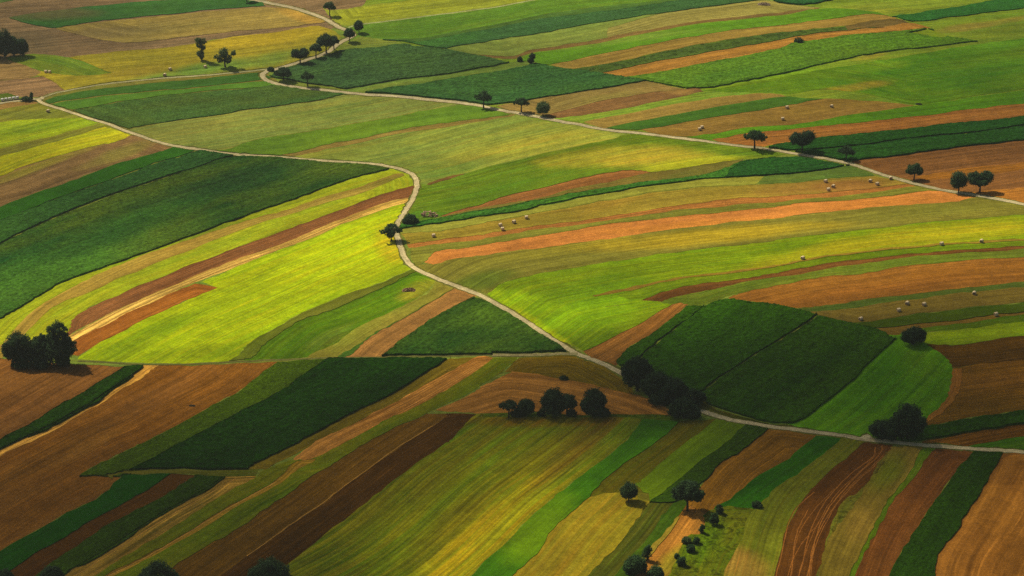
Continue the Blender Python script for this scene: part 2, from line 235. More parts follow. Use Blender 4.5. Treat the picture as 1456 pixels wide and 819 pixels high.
F('meadow', 'grass', (156,138,34), (144,134,34), "700,850 730,820 755,795 796,745.5 837,706.6 880,702 928,712", "790,860 837,820 854,801 887,765 914,732 930,712", guide="710,840 755,794.6 796,745 837,706.6 878.6,667")
F('crop_field', 'crop', (90,111,12), (98,120,20), "902,687 920,676 975,630 1019,597 1066,600", "925,714 930,710 975,675 1030,631 1066,604", gb=1)
F('meadow', 'stub', (122,116,36), None, "905,700 922,702 926,712 908,714", None)
F('crop_field', 'straw', (96,94,28), (78,86,24), "790,860 837,819 854,800 887,764 914,731 930,710 955,700 985,695", "840,865 878.6,815 920,765 947,729 993,691", period=3.0)
F('tall_crop_field', 'tall', (44,72,20), (36,64,20), "925,713 928,711 975,673 1030,629 1062,602 1100,604", "940,716 965,712 991,692 1024,661 1057,638.5 1098,607", gb=1)
F('meadow', 'grass', (52,84,18), (66,96,22), "840,865 878.6,815 920,765 947,729 991,691 1000,700", "870,870 914,808 925,782 947,754 977,727 1000,702")
F('stubble_field', 'stub', (150,132,46), None, "905,812 920,785 947,753 970,728 982,729", "915,815 930,785 950,760 975,735 985,731")
F('ploughed_field', 'soil', (112,76,36), (124,84,38), "965,735 990,700 1024,661 1057,638.5 1098,607 1160,616", "980,750 1003,732 1030,715 1056,693 1111,657 1162,618")
F('stubble_field', 'soil', (172,112,46), (166,118,48), "880,850 903,820 931,784 969,731 985,718 1005,731", "920,850 957,808 975,764 997,756 1006,732", guide="903,819 931,784 969,731 1000,700")
F('meadow', 'grass', (34,84,14), (42,92,16), "1000,733 1030,715 1056,693 1111,657 1162,618 1200,622", "1010,745 1070,723.5 1097,701.5 1152,660.5 1199,624")
F('meadow', 'grass', (88,113,8), (106,106,24), "920,850 957,808 975,764 997,756 1005,731 1030,722 1072,724", "1000,870 1027,821 1054,765 1072,724", weed=1)
F('meadow', 'grass', (98,106,26), (112,116,30), "1000,870 1027,820 1054,764 1071,727 1097,701 1152,660 1197,622 1234,627", "1090,860 1101,820 1116.5,759.5 1133,723.5 1160,691 1204,653.5 1236,629", guide="1101,819 1116.5,759 1133,723 1160,690 1204,653 1232,628")
F('ploughed_field', 'soil', (88,52,22), (98,60,26), "1090,860 1101,819 1116.5,759 1133,723 1160,690 1204,653 1234,627 1270,632", "1150,860 1160,820 1180,759 1199,712 1226,696 1248,657.5 1271,636.6", guide="1101,819 1116.5,759 1133,723 1160,690 1204,653 1232,628", amt=.7)
F('meadow', 'grass', (118,124,36), (106,92,36), "1150,860 1160,819 1180,759 1199,712 1226,695.6 1248,657 1269,636.6", "1158,860 1163,820 1171,781.5 1193,748.5 1221,709.5 1234.6,685 1255,660 1271,637", weed=1)
F('stubble_field', 'stub', (124,104,36), (142,116,44), "1158,860 1163,819 1171,781 1193,748 1221,709 1234.6,684.7 1255,660 1269,635 1315,637", "1205,860 1210,820 1226,778.5 1243,745.5 1265,712.5 1289.5,676.5 1315,640", gb=1)
F('meadow', 'grass', (84,113,16), None, "1205,860 1210,819 1226,778 1243,745 1265,712 1289.5,676 1314,637 1332,638", "1208,860 1217,820 1237,770.5 1265,723.5 1298,679.5 1332,640")
F('ploughed_field', 'soil', (110,64,30), (122,74,34), "1208,860 1217,819 1237,770 1265,723 1298,679 1331,637 1384,639", "1255,860 1265,820 1292,770.5 1320,726.5 1353,679.5 1384,641", amt=.7)
F('tall_crop_field', 'tall', (36,68,14), (30,62,14), "1255,860 1265,819 1292,770 1320,726 1353,679 1383,640 1428,643", "1318,860 1327,820 1339,784 1364,748.5 1399,693.5 1428,646")
F('stubble_field', 'straw', (150,94,34), (164,106,42), "1318,860 1327,819 1339,783.6 1364,748 1399,693 1427,643 1456,644 1560,656", "1400,870 1560,870", period=5.0, amt=.55)
# --- orchard row field below the track
F('ploughed_field', 'soil', (92,68,32), (84,74,30), "715,528 741,508.5 821,507 854,521 892,543 900,556", "727,529 796,540 851,551 892,560 900,560")
F('straw_field', 'straw', (126,82,40), (148,98,50), "619,584 666,562 690,548 715,534 727,528 796,539 851,550 892,559 936,572 957,586", "640,587 700,588 800,591 865,593 956,593", period=2.8, amt=.7, guide="650,548 715,532 796,539 851,550 892,558 936,572 990,600")
F('meadow', 'grass', (62,84,22), (72,90,24), "688,588 750,587.5 865,590.5 956,590.5 966,595", "688,592 750,593 865,594 915,596 966,600", weed=1)
# --- top right
F('meadow', 'grass', (130,151,44), (116,148,41), "560,-45 1560,-45", "492,40 510,60 490,68 500,100 740,165 900,190 1060,210 1210,234 1400,280 1560,312", guide="785,93 975,67 1100,47 1276,26 1560,0")
F('stubble_field', 'stub', (170,172,45), (150,158,52), "460,12 476,14.5 542,5.5 583,1 640,-12 900,-45", "468,22 478,33 493,38 504,36.5 520,34 570,28 625,21 680,14 713,9 780,-4 960,-45", gb=1)
F('meadow', 'grass', (94,138,41), (106,141,44), "493,40 520,35 570,29 625,22 680,15 713,9.5 780,-3 980,-45", "500,64 520,62 544,56 592,55 652,45 707,34 750,27.5 782,19 865,8 933,1 1100,-30", gb=1)
F('meadow', 'grass', (118,141,58), None, "480,75 500,58 515,52 545,56 575,62", "465,80 487,71 575,64", gb=1)
F('crop_field', 'crop', (86,121,52), (96,128,48), "545,56 597,54 652,44.5 707,33.5 782,19 865,8 933,1 1100,-30", "597,60 666,48 700,42 782,27 865,17 947,5 1100,-15")
F('tall_crop_field', 'tall', (62,106,60), (54,98,58), "544,56 597,59 666,46 700,40 782,25 865,15 947,3 1100,-20", "560,58 636,69 700,59 782,46 865,31 947,19 1030,8 1090,0 1180,-12", gb=1)
F('stubble_field', 'stub', (128,152,66), (145,152,68), "634,69 700,58.5 782,45.5 865,30.5 947,18.5 1030,7.5 1090,0 1115,5 1166,11", "650,74 690,81 726,83 755,75 837,63 920,46 1002,32.5 1056,27 1125,19 1166,12", gb=1)
F('stubble_field', 'stub', (164,150,76), (156,146,74), "865,40 947,19 1030,8 1080,1 1120,6 1166,11", "865,55 920,44 1002,31 1056,25.5 1125,17.5 1166,12")
F('stubble_field', 'stub', (136,110,62), None, "680,79 726,80 755,72 837,59 920,42.5 1002,29.5 1056,23.5 1125,16 1166,11", "690,82 728,84 755,76 837,64 920,47 1002,33 1056,27.5 1125,19.5 1166,12")
F('crop_field', 'crop', (104,151,34), (112,155,36), "735,92 755,77 837,64.5 920,47.5 1002,33.5 1056,28 1125,20 1166,12 1235,15 1268,24", "766,92 788,91 865,75.5 947,59 1030,45 1100,37 1138,33 1235,20.6 1268,25", gb=1)
F('stubble_field', 'stub', (164,136,62), (170,132,62), "783,92.5 865,75.5 947,59 1030,45 1100,37 1138,33 1207,24 1240,20 1272,25", "785,93.5 818,98.5 892,85 975,67 1057,53.6 1100,47 1138,44 1207,36 1276,27", gb=1)
F('crop_field', 'crop', (86,111,48), (100,121,44), "815,99 892,85 975,67 1057,53.6 1100,47 1138,44 1207,36 1276,26 1294,33", "835,101 854,105 920,90.7 1002,75.5 1056,66 1100,59 1166,46.7 1248,40 1294,34", gb=1, weed=1)
F('stubble_field', 'soil', (110,92,50), None, "1200,37 1240,30 1276,27 1294,33", "1205,43 1250,39.5 1294,34.5")
F('ploughed_field', 'soil', (172,122,52), (158,114,52), "852,104 920,90.7 1002,75.5 1056,66 1100,59 1166,46.7 1248,40 1292,33 1325,40", "870,109 889.5,111 930,103 975,95 1056,80 1100,71 1138,60 1221,49.5 1303,42.6 1325,40.5")
F('maize_field', 'maize', (78,125,40), (90,133,38), "880,112 889.5,110 975,95 1056,79 1100,70 1138,59 1221,48.5 1303,41 1325,40 1345,50 1391,58", "914,114 933.5,118 950,121 975,126 997,127 1056,117 1092,109.5 1166,92.5 1248,76 1331,66.5 1391,59.5", gb=1)
F('meadow', 'grass', (120,148,34), None, "1290,48 1320,42 1352,52 1335,55", None)
F('maize_field', 'maize', (58,94,56), (66,104,54), "388,106 392,102 410,96 430,90 460,81 482,72 530,67 575,62 590,65 630,68.5 680,78 726,88", "385,108 391,111 432,118.5 470,123.5 496,127 542,118 625,107 693,96 726,89", guide="496,126.5 542,117.5 625,106.5 693,95.5 726,89", style2=1)
F('meadow', 'grass', (113,135,56), (104,131,54), "488,128 542,118 625,107 693,96 726,89 755,86 765,91", "505,131 560,125 650,111.5 745,95.5 765,92")
F('maize_field', 'maize', (52,98,54), (60,106,52), "515,130.5 560,123.5 650,110 745,94 762,90.5 810,97 854,103 890,109 920,113", "530,133 625,143.5 690,150 700,149.5 755,142.5 837,130 903,118.5 920,114.5", gb=1)
F('ploughed_field', 'stub', (164,130,72), (154,136,72), "706,151 755,142.5 865,125 914,117 933.5,118 969,126 980,127", "720,156 740,161 782,164 865,143 980,128", gb=1)
F('ploughed_field', 'soil', (126,92,56), (134,98,58), "778,164 865,142 977,126.5 1003,130.5", "780,168 790,168 837,164 920,148.5 1003,131", gb=1)
F('meadow', 'grass', (122,155,50), (130,155,52), "785,168 837,163.5 920,148 1003,130.5 1056,122", "832,173 860,167 920,157 975,146 1056,135 1080,128", gb=1)
F('stubble_field', 'stub', (158,128,62), (162,134,64), "828,174 860,167 920,156.6 975,145.6 1054,134.6 1100,134 1118,138", "850,180 868,181 947,165.5 1030,150.5 1118,138.5", gb=1)
F('crop_field', 'crop', (72,113,38), (82,119,38), "862,182 947,165 1030,150 1111,138 1178,141", "900,186 915,184.5 975,175 1057,161.5 1125,150.5 1178,142", gb=1)
F('stubble_field', 'stub', (152,116,56), (156,124,52), "912,185 975,174.5 1057,161 1125,150 1174,141 1248,145 1297,150", "925,190 975,195 1002,193 1057,183 1138,176.5 1221,162.5 1297,151.5", gb=1)
F('crop_field', 'grass', (84,133,24), (74,121,26), "970,196 1002,192.5 1057,182.7 1138,176 1221,162 1297,151 1340,145 1456,128 1560,114", "980,198 1016,199 1056,191.5 1138,183.5 1221,175 1303,166.5 1386,155.5 1456,147.5 1560,132", gb=1)
F('stubble_field', 'soil', (154,98,46), (148,104,48), "1014,199 1056,191 1138,182.7 1221,174.5 1303,166 1386,155 1456,147 1560,132", "1030,205 1070,208 1097,207 1166,197 1248,188.5 1331,179 1456,166.5 1560,150")
F('maize_field', 'maize', (30,76,32), (36,82,32), "1090,210 1097,206 1166,195.4 1248,187 1331,177.6 1456,165 1560,149", "1105,214 1138,214.5 1221,207.5 1303,196.5 1386,188.5 1456,179 1560,164", gb=1)
F('maize_field', 'maize', (32,76,32), (38,84,32), "1120,216 1138,214 1221,207 1303,196 1386,188 1456,178.6 1560,163", "1140,221 1182,227 1205,230 1218,229.5 1303,218.5 1386,207.5 1456,200.5 1560,186", gb=1)
F('ploughed_field', 'soil', (124,82,46), (132,88,48), "1212,231 1218,229 1303,218 1386,207 1456,200 1560,185", "1230,240 1262,251 1303,262 1344,271 1386,278 1456,291 1560,313", guide="1218,229 1303,218 1386,207 1456,200")
F('stubble_field', 'soil', (162,104,38), (152,100,38), "1300,252 1330,246 1386,238 1456,231 1560,217", "1320,256 1386,250 1456,241 1560,228")
F('stubble_field', 'soil', (166,112,48), None, "1380,274 1420,270 1456,266 1560,250", "1400,282 1456,291 1560,313")
F('meadow', 'grass', (80,125,26), (104,135,28), "1000,130 1100,112 1200,95 1300,78 1400,62 1456,55 1560,45", "1120,134 1180,128 1240,136 1300,149 1360,141 1456,127 1560,113", gb=1)
F('tall_crop_field', 'tall', (44,104,46), (50,110,46), "1268,23 1331,14 1413,0 1456,-7 1560,-22", "1275,25 1289.5,30 1309,31 1360,24 1456,12 1560,-2", gb=1)
F('maize_field', 'maize', (42,98,56), None, "1085,-6 1110,-12 1180,-20", "1097,-1 1110,5.5 1150,6.5 1190,-1 1215,-8")

# soft-edged changes of crop, and painted pools of light, inside a field: picture x, y, half width, half height, tilt (deg), colour, strength
SPOTS = [
 (425,22,38,9,20,(208,160,66),.9), (372,55,110,11,-9,(208,178,46),.9), (310,97,150,11,-9,(112,150,60),.9), (110,88,60,9,5,(105,142,45),.6), (190,104,60,8,-8,(175,150,52),.6),
 (770,207,120,14,-8,(172,172,60),.8), (900,222,120,16,-2,(184,172,54),.9), (850,222,60,9,-10,(168,164,52),.6), (985,232,90,7,-7,(186,184,40),.9), (640,245,60,14,0,(100,140,48),.5), (690,275,70,12,-15,(80,128,30),.5),
 (1180,266,110,10,-3,(166,116,56),.95), (690,399,50,13,-12,(98,118,36),.8), (1270,344,260,17,-8,(172,168,30),.95), (770,468,95,9,36,(176,188,18),1.0), (742,432,60,16,10,(140,178,16),.9), (825,448,90,26,-15,(126,168,14),.85), (600,404,34,13,-15,(128,168,14),.8), (1000,772,44,26,-40,(88,126,14),.7), (960,800,40,18,-40,(92,128,14),.6), (990,385,120,12,-8,(124,144,14),.5), (860,410,70,22,-10,(92,130,10),.6),  # lime ones by the central road partly paint a pool of light
 (500,352,120,34,-27,(184,205,12),.95), (560,345,26,30,-60,(208,180,40),.6), (200,480,90,16,-25,(122,154,10),.7), (300,500,110,10,-5,(124,148,14),.6), (440,440,90,14,-25,(160,195,12),.6),
 (1045,800,26,50,-70,(160,126,54),.9), (1110,775,14,40,-75,(122,130,34),.5), (1262,672,40,22,-50,(92,104,22),.8), (1225,745,30,20,-55,(158,124,50),.7),
 (690,770,150,52,-42,(164,160,26),.85), (640,700,110,18,-42,(96,124,18),.6), (560,765,70,34,-42,(118,134,20),.7), (820,640,80,20,-42,(104,86,26),.6), (762,752,70,34,-42,(114,148,10),.95), (550,258,40,7,-15,(124,122,42),.7), (760,600,120,8,0,(104,82,30),.7),  # bright yellow-green one on the lower strip is a painted pool of light
 (1110,110,140,15,-10,(116,160,34),.8), (1200,127,75,6,-9,(152,136,46),.8), (1390,37,75,5,-8,(146,130,56),.8), (1300,90,120,14,-8,(60,124,28),.5), (1400,105,90,18,-8,(52,112,28),.5), (1240,96,60,8,-6,(120,155,34),.6),
 (1235,81,30,4,-10,(150,140,50),.7), (1300,60,60,9,-5,(100,150,34),.5), (1240,12,110,9,-5,(148,162,52),.7), (1420,62,80,8,-6,(96,150,34),.6),
 (170,219,60,9,-20,(148,136,62),.8), (60,235,90,6,-20,(176,170,38),.5), (60,180,110,9,-5,(120,158,40),.6), (40,163,60,6,-3,(130,135,52),.7),
 (60,395,170,34,-22,(78,124,42),.9), (200,320,120,18,-22,(66,112,40),.6), (330,262,120,16,-15,(34,76,40),.7), (140,345,90,14,-20,(38,80,36),.6), (300,330,60,8,-20,(72,104,40),.4), (20,330,60,14,-20,(62,104,40),.5),
 (690,450,60,20,-10,(92,124,34),.8), (1000,470,90,16,-30,(46,84,28),.6), (1100,560,90,16,-30,(26,54,20),.5), (640,455,40,12,-30,(70,100,34),.5),
 (300,630,130,16,-30,(30,66,18),.5), (70,560,110,18,-28,(122,80,40),.5), (90,640,130,20,-28,(104,68,36),.6), (230,560,120,16,-28,(128,84,40),.5), (60,720,110,18,-28,(104,64,34),.6), (120,640,60,8,-28,(140,94,46),.5),
 (1230,560,60,24,-30,(58,106,18),.5), (1200,600,80,14,0,(78,120,20),.5), (1310,520,30,30,0,(76,108,24),.6), (1250,520,40,26,0,(60,112,20),.5),
 (120,50,120,8,-5,(120,92,74),.6), (60,20,80,10,0,(120,96,66),.6), (30,60,60,20,0,(112,98,72),.5), (240,40,120,8,-5,(150,136,72),.5), (130,48,60,6,-5,(148,128,76),.5),
 (250,190,120,16,-12,(150,156,72),.6), (400,170,110,14,-12,(132,148,66),.5), (480,160,80,10,-10,(122,150,64),.5), (560,220,120,12,-8,(128,146,62),.5), (480,50,30,10,-30,(150,160,50),.4),
 (600,340,40,9,0,(150,140,44),.5), (640,366,30,6,-8,(200,126,56),.4), (1000,320,160,7,-5,(226,148,60),.6), (1240,290,120,8,-5,(200,128,54),.6), (800,355,120,8,-8,(160,146,46),.6), (1000,338,190,12,-6,(190,162,42),1.0), (1330,300,110,9,-5,(128,126,46),.6),
 (870,490,30,10,-35,(150,100,52),.5), (1250,410,200,12,-8,(134,84,34),.6), (1350,388,120,8,-6,(160,104,38),.6), (1390,545,70,14,-5,(128,84,40),.6), (1400,570,60,9,-8,(92,62,30),.6),
 (600,410,40,12,-20,(160,150,48),.7), (530,430,70,10,-27,(106,150,12),.7), (470,480,40,10,-27,(110,128,44),.6), (620,430,30,8,-35,(176,128,66),.5),
 (780,520,60,8,5,(94,74,34),.5), (880,770,30,26,-50,(166,146,34),.5), (790,800,60,20,-40,(140,124,34),.6), (850,725,50,10,-30,(130,118,32),.6), (1000,650,60,14,-35,(90,122,18),.5),
 (1400,720,40,60,-60,(160,104,38),.5), (1440,800,40,30,-60,(130,82,30),.5), (1290,730,40,30,-55,(122,74,32),.5), (1240,810,30,20,-55,(106,66,30),.5), (640,20,90,8,-8,(160,168,50),.5), (520,20,50,10,-8,(180,180,42),.6),
 (620,60,80,10,-8,(88,148,50),.4), (900,55,120,6,-8,(142,152,66),.5), (1010,20,80,8,-8,(172,156,78),.6), (870,140,60,8,-10,(150,140,66),.6), (960,130,30,5,5,(176,142,72),.5), (1000,185,60,5,-4,(166,128,60),.6),
]

# ways: name, colour, picture line, width in metres
WAYS = [
 ('road', (205,188,150), "300,-16 345,-3 380,4 413,10.5 440,18.5 462,27.5 478,37 490,42.5 500,46 503,51 491,57.5 479,64 466,74 452,80.5 429,88 411,93 392,98.5 379,102 373.5,108 380,115 394,119.5 421,124 460,128.5 515,134 570,138 625,143.5 666,148 707,156 741,162 782,170 824,178 865,185 920,191 975,197.5 1030,205 1074,210 1100,213.5 1138,220 1180,227 1210,233.5 1235,241.5 1262,251 1303,262 1344,271 1386,277.5 1421,284 1456,291 1510,303 1570,318", 2.1),
 ('road', (186,178,130), "385,98.5 343,103 275,108.5 220,112.6 165,118 124,124 82,132 62,138.5", 1.3),
 ('road', (222,202,156), "62,138.5 54,142.5 63,148 91,157 124,167.6 154,177 187,189.5 220,200.5 247,207.4 288,213.7 315,217.5 335,219.5 352,221 400,224 452,228.2 500,231.5 537,234 553,237 575,242.6 588,249.5 592.5,259 591,271.4 586,285 575,301.6 566.5,315.4 563.5,329 568,348 575,365 586,378.6 605,389.6 633,400.5 660,411.5 691,424.5 727,445 755,462 782,480.5 810,498 821,503.5 843,511 865,522 887,533 915,548 950,565 975,577 994,583.5 1016,591 1043,598 1069,602 1097,607 1138,612 1193,619 1226,625 1262,628 1303,632.5 1344,636 1386,638.5 1456,643.5 1570,653", 1.8),
 ('road', (200,184,145), "-90,166 0,147.5 27.5,143.5 49,141 62,140", 1.9),
 ('path', (178,182,120), "495,40 504,36.8 520,34.3 570,28 625,21 680,14 713,9 780,-4 900,-28", 1.1),
 ('path', (165,152,105), "700,505.6 755,505 782,504.6 803,503.6 822,503.2", 1.7),
 ('path', (120,118,62), "110,514.5 150,515.5 200,519 275,518 330,515.4 385,512.4 440,510.6 500,509.2 545,508.4 600,507 660,506.3 700,505.8", 1.2),
 ('path', (205,190,150), "1226,625 1232,622 1238,620.5", 2.2),
]
# wheel ruts and tramlines
RUTS = [((150,96,44), g, w) for g, w in [
 ("1245,636 1241,650 1210,674 1174,712 1152,759 1136,819 1130,850", .3), ("1255,633 1251,646 1221,674 1188,709 1166,748 1147,819 1140,850", .3),
 ("1268,638 1237,668 1208,695 1180,730 1155,781 1150,819 1146,850", .26), ("1158,700 1128,728 1115,770 1104,819 1100,850", .26), ("1150,722 1133,760 1124,819 1118,850", .25), ("1247,645 1226,668 1192,699 1170,732 1140,800 1132,850", .2), ("1260,643 1230,672 1199,702 1176,742 1156,790 1150,850", .2), ("1166,742 1130,790 1112,850", .2), ("1190,690 1150,735 1130,780 1122,850", .2)]] + \
 [((176,130,66), g, w) for g, w in [
 ("0,641.5 55,614.5 110,586.5 165,550.5 207,522", .5), ("0,648 55,620 110,592.5 180,547 210,526 224,520", .3),
 ("103,479 165,445.5 203,427.5 302,386.5 350,368.5 400,350.5 460,325.5 542,294.5", .26), ("108,484 165,452 218,427 302,390 350,372 432,340 515,306", .35),
 ("625,600 560,640 500,684 460,714 400,756 352,791", .25), ("96,815 165,773 233,729 288,699 318,678", .3), ("108,819 172,777 243,733 298,702 335,680", .3),
 ("154,819 200,797 247,770 330,720 393,685", .3)]] + \
 [((172,136,84), g, w) for g, w in [("-90,128 0,114.5 25,111.5 50,109", .5), ("860,437 905,431", .3)]]
# ------------------------------------------------------------------ materials
EXPO = np.array([1.62, 1.62, 1.9]); SKYF = 0.16
def albedo(c, L=1.0):  # divides out only part of the shade; the rest stays in the colour
    return np.clip((lin(c) - np.array([0, 0, .004 + .008 * (L < .6)])) / (EXPO * L ** .62), 0.0015, 0.62)

def node(nt, t, **kw):
    n = nt.nodes.new(t)
    for k, v in kw.items(): setattr(n, k, v)
    return n

def field_group():
    g = bpy.data.node_groups.new('field_surface', 'ShaderNodeTree')
    I = g.interface
    for nm, tp in (('ColA', 'NodeSocketColor'), ('ColB', 'NodeSocketColor'), ('RowCol', 'NodeSocketColor'), ('Rows', 'NodeSocketFloat'), ('Period', 'NodeSocketFloat'),
                   ('Patch', 'NodeSocketFloat'), ('Grain', 'NodeSocketFloat'), ('GrainSize', 'NodeSocketFloat'), ('Bump', 'NodeSocketFloat'), ('Seed', 'NodeSocketFloat'), ('Weed', 'NodeSocketFloat')):
        I.new_socket(nm, in_out='INPUT', socket_type=tp)
    I.new_socket('Shader', in_out='OUTPUT', socket_type='NodeSocketShader')
    gi = node(g, 'NodeGroupInput'); go = node(g, 'NodeGroupOutput'); L = g.links.new
    uv = node(g, 'ShaderNodeUVMap', uv_map='rows'); pos = node(g, 'ShaderNodeNewGeometry')
    sep = node(g, 'ShaderNodeSeparateXYZ'); L(uv.outputs[0], sep.inputs[0])
    def M(op, a, b=None, c=None, clamp=False):
        m = node(g, 'ShaderNodeMath', operation=op, use_clamp=clamp)
        for i, v in enumerate((a, b, c)):
            if v is None: continue
            if isinstance(v, (int, float)): m.inputs[i].default_value = v
            else: L(v, m.inputs[i])
        return m.outputs[0]
    def comb(x, y, z=0.0):
        c = node(g, 'ShaderNodeCombineXYZ')
        for i, v in enumerate((x, y, z)):
            if isinstance(v, (int, float)): c.inputs[i].default_value = v
            else: L(v, c.inputs[i])
        return c.outputs[0]
    def noise(vec, scale, detail=3, rough=.55, dist=0.0):
        n = node(g, 'ShaderNodeTexNoise'); n.noise_dimensions = '3D'
        L(vec, n.inputs['Vector']); n.inputs['Detail'].default_value = detail; n.inputs['Roughness'].default_value = rough; n.inputs['Distortion'].default_value = dist
        if isinstance(scale, (int, float)): n.inputs['Scale'].default_value = scale
        else: L(scale, n.inputs['Scale'])
        return n.outputs['Fac']
    def ramp(v, a, b, lo=0.0, hi=1.0):
        m = node(g, 'ShaderNodeMapRange'); m.clamp = True; L(v, m.inputs[0])
        m.inputs[1].default_value = a; m.inputs[2].default_value = b; m.inputs[3].default_value = lo; m.inputs[4].default_value = hi
        return m.outputs[0]
    def mix(f, a, b, mode='MIX'):
        m = node(g, 'ShaderNodeMix', data_type='RGBA', blend_type=mode)
        if isinstance(f, (int, float)): m.inputs[0].default_value = f
        else: L(f, m.inputs[0])
        L(a, m.inputs[6])
        if isinstance(b, tuple): m.inputs[7].default_value = b
        else: L(b, m.inputs[7])
        return m.outputs[2]
    U, V, S = sep.outputs[0], sep.outputs[1], gi.outputs['Seed']
    # wobble rows a little
    wob = M('MULTIPLY', M('SUBTRACT', noise(comb(M('MULTIPLY', U, .02), M('MULTIPLY', V, .02), S), 1.0, 1), .5), .7)
    Vw = M('ADD', V, wob)
    # broad patches drawn out along the rows
    pat = ramp(noise(comb(M('MULTIPLY', U, .012), M('MULTIPLY', Vw, .055), S), 1.0, 4, .6, .4), .36, .64)
    pat2 = ramp(noise(pos.outputs['Position'], .035, 4, .6, .3), .38, .62)
    lum = noise(comb(M('MULTIPLY', U, .022), M('MULTIPLY', Vw, .11), M('ADD', S, 3.0)), 1.0, 4, .65, .3)
    p = M('MULTIPLY', M('ADD', M('MULTIPLY', pat, .65), M('MULTIPLY', pat2, .35)), gi.outputs['Patch'])
    col = mix(p, gi.outputs['ColA'], gi.outputs['ColB'])
    # drill rows / swaths: coarse and fine bands across the rows
    vp = M('DIVIDE', Vw, gi.outputs['Period'])
    r1 = ramp(noise(comb(M('MULTIPLY', U, .006), vp, S), .8, 3, .75), .46, .58)
    r2 = ramp(noise(comb(M('MULTIPLY', U, .015), M('MULTIPLY', vp, 2.6), S), 1.0, 2, .7), .42, .6)
    brk = ramp(noise(comb(M('MULTIPLY', U, .05), M('MULTIPLY', V, .3), M('ADD', S, 7.0)), 1.0, 2), .3, .6, .25, 1)
    rw = M('MULTIPLY', M('MULTIPLY', M('ADD', M('MULTIPLY', r1, .6), M('MULTIPLY', r2, .55)), brk), gi.outputs['Rows'], None, True)
    col = mix(rw, col, gi.outputs['RowCol'])
    fine = M('ADD', M('MULTIPLY', noise(comb(M('MULTIPLY', U, .005), vp, M('ADD', S, 11.0)), 2.0, 3, .85), .65), M('MULTIPLY', noise(comb(M('MULTIPLY', U, .012), M('MULTIPLY', vp, 3.3), S), 1.2, 1, .5), .35))
    fval = M('ADD', 1.0, M('MULTIPLY', M('MULTIPLY', ramp(fine, .36, .64, -1.0, 1.0), .44), M('MINIMUM', gi.outputs['Rows'], 1.0)))
    stk = ramp(noise(comb(M('MULTIPLY', U, .045), M('MULTIPLY', Vw, 1.15), M('ADD', S, 21.0)), 1.0, 2, .6), .60, .70)
    lt = node(g, 'ShaderNodeHueSaturation'); lt.inputs['Value'].default_value = 1.25; L(gi.outputs['RowCol'], lt.inputs['Color'])
    col = mix(M('MULTIPLY', M('MULTIPLY', stk, .75), M('MINIMUM', gi.outputs['Rows'], 1.0)), col, lt.outputs[0])
    # paired wheel tracks every 15 m
    fr = M('PINGPONG', M('ADD', Vw, M('MULTIPLY', S, 3.1)), 7.5)
    tl = M('LESS_THAN', M('ABSOLUTE', M('SUBTRACT', fr, .95)), .22)
    tr = M('MULTIPLY', M('MULTIPLY', tl, ramp(noise(comb(M('MULTIPLY', U, .02), V, S), .6, 2), .45, .7, 0, .5)), M('MINIMUM', M('MULTIPLY', gi.outputs['Rows'], 1.3), .8))
    hs = node(g, 'ShaderNodeHueSaturation'); hs.inputs['Value'].default_value = .62; L(col, hs.inputs['Color'])
    col = mix(tr, col, hs.outputs[0])
    # weedy clumps
    wd = M('MULTIPLY', ramp(noise(pos.outputs['Position'], .45, 4, .7, 1.2), .48, .6), gi.outputs['Weed'])
    hw = node(g, 'ShaderNodeHueSaturation'); hw.inputs['Value'].default_value = .45; L(col, hw.inputs['Color'])
    col = mix(wd, col, hw.outputs[0])
    # leaf / clod grain
    gn = noise(pos.outputs['Position'], gi.outputs['GrainSize'], 4, .75)
    gr = ramp(gn, .3, .7, -.5, .5)
    mot = ramp(noise(pos.outputs['Position'], .22, 5, .75, .5), .32, .68, .78, 1.2)
    val = M('MULTIPLY', M('MULTIPLY', mot, M('ADD', 1.0, M('MULTIPLY', gr, gi.outputs['Grain']))), M('MULTIPLY', ramp(lum, .3, .7, .80, 1.2), fval))
    h2 = node(g, 'ShaderNodeHueSaturation'); L(val, h2.inputs['Value']); L(col, h2.inputs['Color'])
    bs = node(g, 'ShaderNodeBsdfDiffuse'); bs.inputs['Roughness'].default_value = .6; L(h2.outputs[0], bs.inputs['Color'])
    bp = node(g, 'ShaderNodeBump'); bp.inputs['Distance'].default_value = .6; L(gi.outputs['Bump'], bp.inputs['Strength'])
    L(M('ADD', gn, M('MULTIPLY', rw, .35)), bp.inputs['Height']); L(bp.outputs[0], bs.inputs['Normal'])
    L(bs.outputs[0], go.inputs[0])
    return g
FG = field_group()
STY = {  # height, rows, period, patch, grain, grain size, bump
 'maize': (.7, .35, 2.2, 1.0, .8, .8, .32), 'tall': (.45, .4, 1.8, .8, .9, 1.4, .45), 'crop': (.28, .35, 2.0, .8, .3, 1.6, .3),
 'grass': (.12, .6, 2.6, .9, .38, 1.2, .22), 'stub': (.15, .65, 2.6, .9, .4, 1.5, .2), 'straw': (.10, 1.0, 3.0, .8, .35, 1.5, .3), 'soil': (.05, .7, 2.0, .9, .5, 1.8, .35)}

